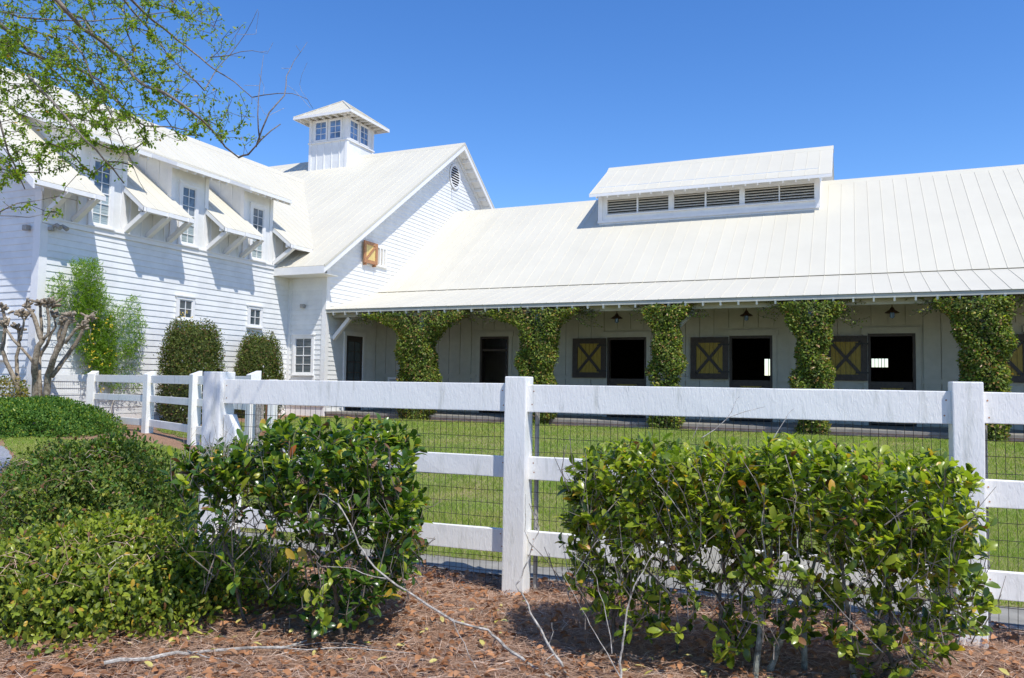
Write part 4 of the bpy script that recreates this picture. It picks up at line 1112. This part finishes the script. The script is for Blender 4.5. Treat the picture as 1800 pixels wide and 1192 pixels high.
mound('low_shrub', 'small low green shrub squeezed between the corner post and the left bush', 'shrub', WL(5.5, -1.98), .55, .5, .42, 3400, .048, [LOWLEAF, LIGHTLEAF, YELLOWED, BROWNLEAF], LOWP,
      tv=LEAF_V, tf=LEAF_F, lump=.15, depth=.4, wild=1., group='low spreading shrubs at the lower left')
mound('round_shrub', 'wide dome shaped dark green shrub on mulch under the pruned tree', 'shrub', WL(16.5, -10.2), 1.84, 1.35, .86, 22000, .055, [MOUNDLEAF, LIGHTLEAF], (.88, .12), power=2.3, lump=.10, depth=.14, core=4000, z0=.22)
mound('golden_hedge', 'low yellow bronze hedge against the end wall behind the pruned tree', 'hedge', WL(17.85, -11.75), 1.05, .32, 1.24, 4500, .06, [HEDGEY, MOUNDLEAF], (.85, .15), power=5, lump=.06, depth=.2, ax=(1, 0), z0=.3)
mound('clipped_shrub', 'tall clipped oval shrub against the clapboard wall, the larger of the pair', 'shrub', (-15.85, 15.35), .78, .72, 2.72, 16000, .05, [OVALLEAF, VINELEAF, BROWNLEAF], (.78, .14, .08), power=4.6, lump=.06, depth=.16, wild=.45, core=5000, z0=.36, group='clipped oval shrubs by the clapboard wall')
mound('clipped_shrub', 'tall clipped oval shrub beside the inner corner, smaller and farther of the pair', 'shrub', (-16.62, 18.75), .70, .66, 2.62, 13000, .05, [OVALLEAF, VINELEAF, BROWNLEAF], (.72, .18, .10), power=4.0, lump=.07, depth=.16, wild=.45, core=4500, z0=.36, group='clipped oval shrubs by the clapboard wall')

nb = MB()
for cxy, r_, h_, k_ in ((WL(5.0, -2.6), .6, .50, 120), (WL(7.4, -4.1), .7, .80, 60)):
    for _ in range(k_):
        a = rng.uniform(0, 6.283); q = math.sqrt(rng.random()) * r_; z = h_ * math.sqrt(max(.05, 1 - (q / (r_ * 1.3)) ** 2)) + .06
        p = np.array([cxy[0] + q * math.cos(a), cxy[1] + q * math.sin(a), z]); d = unit(rng.normal(0, 1, 3) * [1, 1, .35]) * rng.uniform(.08, .2)
        nb.tube([p, p + d * .5 + [0, 0, .02], p + d - [0, 0, .015]], .0016, 3, False)
tag(nb.build('fallen_straw', NEEDLE), 'loose dry pine straw caught on top of the low shrubs', 'pine straw', kind='stuff')

# --- vines climbing the porch columns
def vine(i, label, cx, hw, x0t, x1t, dens=1., z0=.38, sparse=None):
    root = empty('climbing_vine', (cx, 21.4, .36), label, 'vine', 'climbing vines covering the porch columns')
    n = int(15000 * dens)
    z = z0 + (3.82 - z0) * rng.random(n) ** .95
    t_ = smooth((z - 2.85) / .85)[:, None]
    L = (cx - hw) * (1 - t_[:, 0] ** 1.6) + x0t * t_[:, 0] ** 1.6; R = (cx + hw) * (1 - t_[:, 0] ** 1.6) + x1t * t_[:, 0] ** 1.6
    L = L + .07 * np.sin(z * 4.1 + i) + .05 * np.sin(z * 9 + i * 2); R = R + .07 * np.sin(z * 3.7 + 2 * i) + .05 * np.sin(z * 8.2 + i)
    m_ = (L + R) / 2; h_ = (R - L) / 2
    pinch = np.where(z < .8, .78 + .28 * (z - z0) / .42, 1); h_ = h_ * pinch
    th = rng.uniform(0, 2 * np.pi, n); dep = 1 - .22 * rng.random(n) ** 1.5 + .05 * rng.normal(0, 1, n).clip(-1, 2)
    pw = .75
    cx_, sx_ = np.cos(th), np.sin(th)
    x = m_ + np.sign(cx_) * np.abs(cx_) ** pw * h_ * dep; yd = (.44 - .08 * t_[:, 0])
    y = 21.08 + np.sign(sx_) * np.abs(sx_) ** pw * yd * dep
    y = y + .05 * np.sin(x * 7 + z * 5)
    keep = (z < 3.70 + .16 * smooth((y - 21.0) / .5))
    if sparse: keep &= ~((z > sparse[0]) & (z < sparse[1]) & (rng.random(n) < sparse[2]))
    C = np.stack([x, y, z], -1)[keep]; n = len(C)
    Nn = unit(np.stack([(C[:, 0] - m_[keep]), (C[:, 1] - 21.08) * 1.3, np.full(n, .12)], -1))
    D = unit(Nn * .4 + rng.normal(0, .6, (n, 3)) + [0, 0, -.15]); N = unit(Nn + rng.normal(0, .4, (n, 3)) + [0, 0, .3])
    mi = pick(n, (.52, .34, .09, .05)); S = .085 * rng.uniform(.6, 1.25, n)
    leaves('foliage', C, D, N, S, SMALL_V, SMALL_F, [VINELEAF, OVALLEAF, VINERED, LIGHTLEAF], mi, root, 'stuff')
    q = rng.integers(0, n, 3600); Ci = C[q].copy(); mq = m_[keep][q]
    Ci[:, 0] = mq + (Ci[:, 0] - mq) * .72; Ci[:, 1] = 21.10 + (Ci[:, 1] - 21.08) * .55; ni = len(q)
    leaves('inner_foliage', Ci, rng.normal(0, .6, (ni, 3)) + [0, 0, .2], rng.normal(0, .4, (ni, 3)) + [0, -1, .2], .12 * rng.uniform(.6, 1.2, ni), SMALL_V, SMALL_F, [OVALLEAF], np.zeros(ni, int), root, 'stuff')
    tips = [C[k] + (np.array([m_.mean(), 21.4, C[k, 2]]) - C[k]) * .3 for k in rng.integers(0, n, 110)]
    bases = [np.array([cx + rng.normal(0, .15), 21.2 + rng.normal(0, .08), .34]) for _ in range(7)]
    P, par, dr, ends = grow(bases, np.array(tips), seg=.2, k=.1, jit=.02, up=.3)
    wood('stem', P, par, .004, .42, .035, BARK, root, 4)
    # trailing bare runners and a few leaves along the porch beam
    mb = MB(); LC = []
    for _ in range(34):
        sg = rng.choice([-1, 1]); x = (x0t if sg < 0 else x1t) - sg * .25; z = rng.uniform(3.45, 3.85); y = rng.uniform(21.1, 21.4); pts = [(x, y, z)]
        for _ in range(int(rng.integers(4, 9))):
            x += sg * rng.uniform(.05, .14); z += rng.normal(-.01, .05); z = min(z, 3.86); y += rng.normal(0, .03); pts.append((x, y, z)); LC.append((x, y, z)); LC.append((x + .03, y - .02, z - .02))
        mb.tube(pts, .006, 3, False)
    mb.build('runners', BARK, root)['kind'] = 'stuff'
    C = np.array(LC); n = len(C)
    leaves('foliage', C, rng.normal(0, 1, (n, 3)), rng.normal(0, .4, (n, 3)) + [0, -.6, .5], .07 * rng.uniform(.6, 1.2, n), SMALL_V, SMALL_F, [VINELEAF, OVALLEAF], pick(n, (.6, .4)), root, 'stuff')
vine(1, 'T shaped vine on the leftmost porch column, beside the white half door', -12.42, .60, -14.4, -10.75, 1.25)
vine(2, 'T shaped vine on the porch column right of the plain dark doorway', -8.42, .50, -9.95, -7.15, 1.1)
vine(3, 'narrow straight vine with bare lower twigs on the middle porch column', -4.66, .37, -5.2, -4.1, .8, sparse=(.9, 1.9, .6))
vine(4, 'yellowish narrow vine on the porch column behind the middle of the right bush', -.95, .41, -1.75, -.3, .85)
vine(5, 'broad yellow green vine on the porch column just behind the rightmost fence post', 2.78, .50, 1.75, 3.4, 1.05)

# --- jessamine climbing on the left wing wall
jr = empty('flowering_vine', (-17.1, 14.0, .36), 'bright feathery green vine with yellow flowers climbing the clapboard wall', 'vine')
def on_wall(px, py, off):
    d = _fw + RT * (px - 900) / F - UP * (py - 596) / F; t = (XL + off) / d[0]; return CAM + t * d
polys = [([(128, 462), (170, 456), (186, 505), (176, 560), (140, 560), (132, 520)], 3600, .8), ([(160, 505), (215, 540), (240, 512), (255, 560), (252, 610), (215, 640), (170, 650), (140, 620), (128, 560), (95, 540), (80, 490), (112, 482), (130, 520)], 6000, .55),
         ([(130, 600), (252, 600), (245, 690), (150, 690)], 1300, .3), ([(155, 560), (205, 560), (200, 660), (155, 660)], 3000, .4)]
CC = []; 
for pl, n, dz in polys:
    P = np.stack([rng.uniform(min(p[0] for p in pl), max(p[0] for p in pl), n * 3), rng.uniform(min(p[1] for p in pl), max(p[1] for p in pl), n * 3)], -1)
    P = P[in_poly(P, pl)]; P = P[rng.permutation(len(P))]
    cl = P[:: max(1, len(P) // (n // 9))][: n // 9]
    for q in cl:
        for _ in range(9): CC.append(on_wall(q[0] + rng.normal(0, 3.2), q[1] + rng.normal(0, 3.2), .1 + dz * .75 * rng.random()))
CC = np.array(CC); n = len(CC)
leaves('foliage', CC, rng.normal(0, .6, (n, 3)) + [.1, 0, .1], rng.normal(0, .5, (n, 3)) + [.5, -.2, .5], .11 * rng.uniform(.6, 1.2, n), SLIM_V, SMALL_F, [JESS], np.zeros(n, int), jr, 'stuff')
fl_ = np.array([on_wall(rng.uniform(150, 205), rng.uniform(555, 650), .6 + .2 * rng.random()) for _ in range(26)] + [on_wall(rng.uniform(165, 190), rng.uniform(680, 700), .5) for _ in range(5)] + [on_wall(rng.uniform(310, 345), rng.uniform(548, 560), .5) for _ in range(8)])
fc_ = np.repeat(fl_, 4, 0) + rng.normal(0, .015, (len(fl_) * 4, 3)); n = len(fc_)
leaves('blossoms', fc_, rng.normal(0, 1, (n, 3)), rng.normal(0, .5, (n, 3)) + [.8, -.4, .4], .035 * np.ones(n), SMALL_V * [1.6, 1, 1], SMALL_F, [FLOWER], np.zeros(n, int), jr, 'stuff')
bs = [on_wall(190, 742, .35), on_wall(182, 742, .3), on_wall(196, 742, .4), on_wall(176, 742, .35)]
P, par, dr, ends = grow(bs, CC[rng.integers(0, len(CC), 260)], seg=.14, k=.05, jit=.02, up=.4)
wood('stem', P, par, .0035, .40, .04, PALEBARK, jr, 4)

# --- pruned crape myrtle
cm = empty('pruned_tree', tuple([*WL(17.5, -10.75), .3]), 'leafless pruned multi-stem tree with knobbly ends behind the round shrub', 'tree')
S5 = 1409 / 260.
def cq(pts): return [(x / S5, 500 + y / S5) for x, y in pts]
limbs = [([(180, 1180), (185, 1050), (165, 960), (120, 860), (60, 740), (20, 620), (40, 500), (50, 380), (40, 300), (30, 240)], .095, .5),
         ([(180, 1180), (175, 940), (160, 800), (155, 690), (185, 580), (180, 500), (170, 420)], .08, .5), ([(185, 590), (120, 520), (60, 430), (35, 390)], .05, .8),
         ([(190, 540), (210, 440), (230, 340), (198, 285)], .045, .7), ([(230, 340), (265, 290)], .04, .8),
         ([(340, 1180), (340, 900), (330, 760), (360, 600), (400, 540), (370, 460), (330, 330), (290, 250), (250, 210)], .13, .38), ([(320, 750), (260, 670), (200, 600)], .055, .8),
         ([(390, 520), (400, 420), (385, 280), (385, 190)], .06, .7), ([(400, 540), (460, 470), (465, 340), (450, 240), (450, 190)], .06, .7), ([(450, 230), (495, 195)], .04, .9),
         ([(385, 1180), (372, 850), (375, 700), (400, 640), (450, 570), (490, 460), (530, 400), (515, 300)], .08, .4),
         ([(430, 1180), (460, 860), (510, 710), (550, 600), (600, 500), (630, 400), (665, 310)], .125, .45), ([(570, 580), (560, 470), (590, 390), (620, 310)], .07, .7),
         ([(490, 880), (560, 790), (640, 680), (720, 570), (760, 500), (800, 400), (850, 330)], .085, .6), ([(620, 560), (680, 480), (720, 430), (790, 400)], .06, .7), ([(550, 640), (600, 560), (605, 450), (600, 380)], .06, .7)]
for k_, (pts, r, tp) in enumerate(limbs):
    mb = MB(); ww = 17.5 + .25 * math.sin(k_ * 2.1)
    Q = px_tube(mb, cq(pts), [17.5 if i < 2 and len(pts) > 6 else ww for i in range(len(pts))], r * .62, tp, 8)
    lo = mb.build('limb', CRAPE, cm)
    for v in lo.data.vertices: v.co.x += .006 * math.sin(v.co.z * 23 + k_); 
    for f in lo.data.polygons: f.use_smooth = True
    if k_ not in (6,):
        kb = MB(); e = np.array(Q[-1])
        for _ in range(17):
            p = e + rng.normal(0, .035, 3); q = p + np.array([rng.normal(0, .075), rng.normal(0, .075), rng.uniform(-.01, .13)])
            kb.tube([p, p + (q - p) * .3, p + (q - p) * .7, p + (q - p) * .93, q], [.014, .024, .030, .024, .006], 7)
        kb = kb.build('knob', CRAPE, lo)
        for f in kb.data.polygons: f.use_smooth = True

# --- overhanging tree, trunk just outside the left edge
tr = empty('overhanging_tree', (*WL(9.3, -8.6), .1), 'half bare young-leaved tree whose branches hang into the top left corner', 'tree')
S3 = 2.98
L3 = {'a': ([(-400, 60), (-150, 80), (0, 130), (80, 190), (150, 270), (270, 330), (430, 370), (520, 420), (590, 510), (700, 620), (760, 660), (900, 665), (1010, 690)], 9.0, .030, .18),
      'b': ([(-500, -350), (0, -150), (300, 0), (360, 70), (430, 150), (550, 230), (640, 310), (700, 400), (770, 455), (870, 490), (960, 550), (1060, 630), (1130, 700), (1180, 770), (1250, 825)], 8.2, .027, .3),
      'c': ([(300, -300), (500, -150), (690, 0), (770, 80), (860, 150), (930, 210), (1020, 280), (1080, 330), (1150, 380), (1230, 430), (1320, 510)], 8.8, .018, .25),
      'd': ([(450, -250), (560, -110), (650, 0), (740, 110), (820, 200), (880, 290), (940, 350), (1000, 410)], 9.4, .016, .25),
      'e': ([(940, 350), (1030, 430), (1070, 475), (1130, 370), (1210, 280), (1290, 170), (1350, 50)], 9.4, .010, .25),
      'f': ([(1250, 825), (1300, 810), (1370, 730), (1470, 650)], 8.2, .011, .5), 'f2': ([(1360, 735), (1350, 600), (1360, 450), (1380, 290)], 8.2, .008, .2),
      'g': ([(1320, 510), (1450, 490), (1530, 490), (1610, 520), (1640, 570)], 8.8, .006, .3), 'g2': ([(1340, 770), (1410, 590), (1490, 500), (1500, 400), (1540, 320), (1610, 220)], 8.2, .009, .2),
      'h': ([(360, 200), (430, 280), (470, 380), (520, 500), (590, 620), (640, 740), (700, 880), (770, 1020)], 8.6, .012, .2),
      'i': ([(150, 400), (300, 560), (400, 680), (500, 780), (590, 880), (650, 960)], 8.0, .013, .5),
      'j': ([(-200, 350), (-50, 500), (0, 640), (40, 790), (90, 900), (130, 990)], 8.4, .015, .35),
      'k': ([(-300, 1150), (-100, 1130), (0, 1110), (90, 1065), (200, 1050), (330, 1020)], 8.0, .009, .2), 'k2': ([(-200, 1180), (0, 1130), (150, 1140), (280, 1110)], 8.1, .006, .3),
      'l': ([(1100, 300), (1200, 290), (1320, 265), (1400, 280)], 8.8, .006, .3), 'm': ([(0, 60), (100, 90), (300, 105), (500, 110), (700, 90), (900, 60), (1100, 130), (1140, 165)], 9.2, .012, .2),
      'n': ([(-200, 200), (0, 240), (200, 300), (400, 480), (500, 640), (640, 720)], 9.6, .02, .2), 'o': ([(550, 230), (480, 170), (440, 100), (330, 60), (280, 0), (250, -200)], 9.0, .012, 1.4)}
seeds = []
for nm, (pts, w, r, tp) in L3.items():
    mb = MB(); Q = px_tube(mb, [(x / S3, y / S3) for x, y in pts], [w + .35 * math.sin(i * .8 + len(nm) + w) for i in range(len(pts))], r, tp, 7)
    o = mb.build('branch', LIMBBARK, tr)
    for f in o.data.polygons: f.use_smooth = True
    seeds += [np.array(q) for q in Q]
# a limb of the same tree that passes overhead and dapples the corner post and low shrubs
over = [np.array(q, float) for q in ((-11.2, 5.1, 4.6), (-9, 4.6, 5.9), (-6.8, 4.2, 6.2), (-5, 3.95, 6.1), (-3.6, 3.8, 6.0), (-2.4, 3.65, 5.9))]
MB().tube(over, [.06, .05, .04, .03, .02, .01], 8).build('branch', LIMBBARK, tr)
over_seeds = [over[i] * (1 - q) + over[i + 1] * q for i in range(1, 5) for q in (0, .33, .66)]
trunk = MB(); tb = np.array([*WL(9.3, -8.6), -.1])
trunk.tube([tb, tb + [.1, .1, 1.2], tb + [.35, .0, 2.6], tb + [.9, -.1, 4.0], tb + [1.3, -.2, 5.0]], [.26, .2, .17, .13, .09], 12)
fork = tb + [.9, -.1, 4.0]
for nm in ('a', 'b', 'j', 'k', 'n', 'k2'):
    p0 = U(L3[nm][0][0][0] / S3, L3[nm][0][0][1] / S3, L3[nm][1] + .35 * math.sin(len(nm) + L3[nm][1]))
    low = tb + [.35, .0, 2.6] if nm in ('k', 'k2') else fork
    trunk.tube([low, (low + p0) / 2 + [0, 0, .15], p0], [.07, .05, max(.012, L3[nm][2])], 7)
trunk.tube([fork, (fork + over[0]) / 2 + [0, 0, .1], over[0]], [.08, .07, .06], 7)
for nm in ('c', 'd', 'o'):
    p0 = U(L3[nm][0][0][0] / S3, L3[nm][0][0][1] / S3, L3[nm][1])
    if nm == 'o': p0 = U(250 / S3, -200 / S3, 9.0)
    trunk.tube([tb + [1.3, -.2, 5.0], (tb + [1.3, -.2, 5.0] + p0) / 2 + [0, 0, .5], p0], [.06, .045, .024], 7)
trunk.build('trunk', BARK, tr)
TP = []
def sprinkle(poly, n, w0, w1):
    P = np.stack([rng.uniform(min(p[0] for p in poly), max(p[0] for p in poly), n * 4), rng.uniform(min(p[1] for p in poly), max(p[1] for p in poly), n * 4)], -1)
    P = P[in_poly(P, poly)][:n]
    for x, y in P: TP.append(U(x, y, rng.uniform(w0, w1)))
sprinkle([(-60, -60), (300, -60), (370, 0), (395, 25), (385, 60), (330, 70), (340, 150), (290, 190), (220, 160), (140, 110), (60, 90), (-60, 120)], 640, 7.8, 10)
sprinkle([(-60, 60), (90, 80), (200, 150), (240, 215), (160, 235), (60, 200), (-60, 200)], 460, 7.8, 10)
sprinkle([(-60, 190), (120, 200), (170, 240), (130, 290), (60, 320), (-60, 340)], 200, 7.6, 9)
sprinkle([(180, 90), (340, 110), (400, 180), (360, 240), (250, 260), (200, 200)], 130, 8, 9.6)
sprinkle([(340, 140), (440, 170), (470, 260), (380, 250), (360, 220)], 40, 8, 9)
sprinkle([(100, 220), (270, 230), (260, 300), (120, 310)], 36, 7.9, 9)
sprinkle([(0, 320), (150, 330), (140, 390), (0, 385)], 12, 7.9, 8.4)
sprinkle([(360, 20), (440, 20), (430, 110), (380, 120)], 12, 8.4, 9.4)
sprinkle([(-300, -250), (250, -250), (330, -60), (-300, -60)], 150, 7.8, 10)
seeds += over_seeds
for cx_, cy_, r_, k_ in ((-4.3, 3.85, .95, 230), (-5.4, 4.1, .8, 110), (-2.7, 3.7, .5, 55)):
    for _ in range(k_):
        a_ = rng.uniform(0, 6.283); q_ = math.sqrt(rng.random()) * r_; TP.append(np.array([cx_ + q_ * math.cos(a_), cy_ + q_ * math.sin(a_) * .8, rng.uniform(5.7, 6.5)]))
TP = np.array(TP)
P, par, dr, ends = grow(seeds, TP, seg=.10, k=.0, jit=.016, up=-.05)
wood('twigs', P, par, .0027, .36, .008, BARK, tr, 4, kind='stuff', split=False)
# bare fine twigs at the right-hand tips
BT = []
for (x, y) in ((450, 60), (470, 90), (495, 120), (540, 110), (530, 160), (545, 190), (520, 80), (505, 150), (480, 75), (430, 150), (455, 130), (400, 90), (440, 170), (465, 200), (500, 190), (455, 20), (415, 60)): BT.append(U(x, y, 8.6 + rng.normal(0, .2)))
P_, par_, dr_, e_ = grow(seeds, np.array(BT), seg=.10, k=.0, jit=.02, up=.05)
wood('bare_twigs', P_, par_, .002, .36, .005, PALEBARK, tr, 4, kind='stuff', split=False)
LCs = []; LDs = []
isn = np.arange(len(P)) >= len(seeds)
for e, ti in ends:
    j = e; k_ = 0; n_on = 7 if P[e][0] < 0 else 7
    while j >= len(seeds) and k_ < 7:
        for _ in range(3 if k_ < 4 else 2):
            LCs.append(P[j] + rng.normal(0, .022, 3)); LDs.append(dr[j] * .5 + rng.normal(0, .6, 3) + [0, 0, -.25])
        j = par[j]; k_ += 1
LCs = np.array(LCs); LDs = np.array(LDs); n = len(LCs)
leaves('foliage', LCs, LDs, rng.normal(0, .6, (n, 3)) + [.2, -.2, .7], .040 * rng.uniform(.5, 1.4, n), SMALL_V, SMALL_F, [TREELEAF, YELLOWED], pick(n, (.985, .015)), tr, 'stuff')

# ------------------------------------------------------------------ ground litter
def litter_pts(n, w0=3.6, w1=7.6):
    w = np.sqrt(rng.uniform(w0 ** 2, w1 ** 2, n)); lat = w * rng.uniform(-.72, .72, n)
    P = np.stack([-.4014 * w + .916 * lat, .916 * w + .4014 * lat], -1)
    yf = 5.44 + .056 * (P[:, 0] + 2.3)
    ok = (P[:, 1] < yf + .38 + .06 * np.sin(P[:, 0] * 3)) | ((P[:, 0] < -5.6) & (P[:, 1] < 6.1))
    return P[ok]
def gz(P): return G(P[:, 0], P[:, 1]) + .02 * np.sin(P[:, 0] * 3.1 + 1.3 * np.sin(P[:, 1] * 2.3)) * np.sin(P[:, 1] * 3.7)
P = litter_pts(80000); n = len(P); a = rng.uniform(0, 6.283, n) ; tilt = rng.normal(0, .13, n)
D = np.stack([np.cos(a), np.sin(a), tilt], -1)
leaves('needle_litter', np.column_stack([P, gz(P) + .006 + .03 * rng.random(n) ** 2]), D, rng.normal(0, .4, (n, 3)) + [0, 0, 1], .14 * rng.uniform(.5, 1.2, n),
       np.array([[-.009, 0, 0], [.009, 0, 0], [.012, .5, .05], [-.006, .5, .05], [.003, 1, 0]], float), np.array([[0, 1, 2], [0, 2, 3], [3, 2, 4]]), [NEEDLE], np.zeros(n, int), None, 'stuff')
o = bpy.data.objects['needle_litter']; tag(o, 'pinkish brown pine needles strewn over the mulch in the foreground', 'pine needles')
P = litter_pts(7000); n = len(P); a = rng.uniform(0, 6.283, n)
DV = LEAF_V.copy(); DV[:, 2] = .55 * DV[:, 0] ** 2 * 4 + .10 * np.sin(DV[:, 1] * 3)
o = leaves('leaf_litter', np.column_stack([P, gz(P) + .012 + .025 * rng.random(n)]), np.stack([np.cos(a), np.sin(a), rng.normal(0, .25, n)], -1), rng.normal(0, .45, (n, 3)) + [0, 0, 1], .062 * rng.uniform(.5, 1.2, n),
       DV, LEAF_F, [DEADLEAF], np.zeros(n, int), None, 'stuff')
tag(o, 'curled rusty dead leaves scattered on the foreground mulch', 'dead leaves')
P = litter_pts(150, 3.6, 5.6); n = len(P); a = rng.uniform(0, 6.283, n)
o = leaves('yellow_leaf_litter', np.column_stack([P, gz(P) + .04]), np.stack([np.cos(a), np.sin(a), rng.normal(0, .15, n)], -1), rng.normal(0, .25, (n, 3)) + [0, 0, 1], .06 * rng.uniform(.6, 1.1, n),
       LEAF_V, LEAF_F, [YLEAF], np.zeros(n, int), None, 'stuff')
tag(o, 'fallen pale yellow leaves dotted over the foreground mulch', 'fallen leaves')
# fallen and leaning branches
def gpx(pts, dz=.03):
    out = []
    for x, y in pts: p = ground_at(x, y); p[2] += dz; out.append(p)
    return out
def branch(name, label, main, r0, twigs=(), m=PALEBARK, tp=.35):
    root = empty(name, tuple(main[0]), label, 'branch')
    def curve(pts, r, tp):
        Q = []
        for i in range(len(pts) - 1):
            for s in (0, .34, .67): Q.append(np.array(pts[i]) * (1 - s) + np.array(pts[i + 1]) * s + (rng.normal(0, .004, 3)))
        Q.append(np.array(pts[-1])); k = len(Q)
        return MB().tube(Q, [r * (1 - (1 - tp) * i / (k - 1)) * rng.uniform(.9, 1.1) for i in range(k)], 6)
    curve(main, r0, tp).build('stem', m, root)
    for t_ in twigs: curve(t_, r0 * .4, .3).build('twig', m, root)
branch('fallen_branch', 'long pale dead branch lying on the mulch in the lower left foreground', gpx([(183, 1174), (260, 1166), (330, 1156), (430, 1152), (500, 1148), (560, 1126), (605, 1108)]), .011, [gpx([(330, 1156), (380, 1168), (440, 1178)]), gpx([(500, 1148), (620, 1150), (730, 1158)])])
branch('leaning_branch', 'thin grey dead branch arching from the left bush down to the mulch', [U(592, 868, 4.55), U(601, 894, 4.5), U(626, 944, 4.45), U(647, 985, 4.42), U(680, 1018, 4.4), U(734, 1051, 4.4), U(796, 1090, 4.35), U(857, 1109, 4.35), U(886, 1134, 4.3), U(931, 1167, 4.2), U(975, 1196, 4.1)][::-1], .009,
       [[U(601, 894, 4.5), U(575, 872, 4.5), U(560, 868, 4.5)], [U(618, 900, 4.48), U(612, 880, 4.5), U(621, 862, 4.5)], [U(795, 1088, 4.35), U(815, 1130, 4.3), U(845, 1190, 4.1)], [U(680, 1018, 4.4), U(620, 1000, 4.4), U(560, 995, 4.45)]])
branch('upright_twig', 'crooked upright dead twig in front of the centre fence post', [U(1001, 1197, 4.1), U(985, 1165, 4.15), U(964, 1134, 4.2), U(944, 1097, 4.3), U(915, 1043, 4.4), U(907, 1030, 4.4), U(923, 1002, 4.42), U(935, 960, 4.45), U(948, 927, 4.5), U(930, 885, 4.5)], .008,
       [[U(964, 1134, 4.2), U(971, 1118, 4.2), U(970, 1095, 4.25)], [U(935, 960, 4.45), U(922, 935, 4.5), U(924, 868, 4.5)], [U(975, 1150, 4.15), U(962, 1160, 4.1), U(955, 1170, 4.1)]])
branch('leaning_branch', 'forked pale dead branch standing left of the right bush', [U(1090, 1197, 3.95), U(1092, 1150, 4.0), U(1097, 1116, 4.0), U(1108, 1049, 4.05), U(1120, 1021, 4.05), U(1148, 973, 4.1)], .007,
       [[U(1090, 1190, 3.95), U(1055, 1130, 4.0), U(1032, 1085, 4.05), U(1000, 1030, 4.1), U(985, 1000, 4.15)], [U(1078, 1150, 3.98), U(1060, 1060, 4.05), U(1040, 1000, 4.1), U(1003, 972, 4.15)]])
branch('fallen_branch', 'thin forked dead twig lying on the mulch in front of the left bush', gpx([(560, 1098), (600, 1075), (640, 1050), (700, 1040), (745, 1032)], .08), .006, [gpx([(640, 1100), (700, 1085), (760, 1062)], .04), gpx([(420, 1150), (560, 1140), (700, 1150)], .03)])
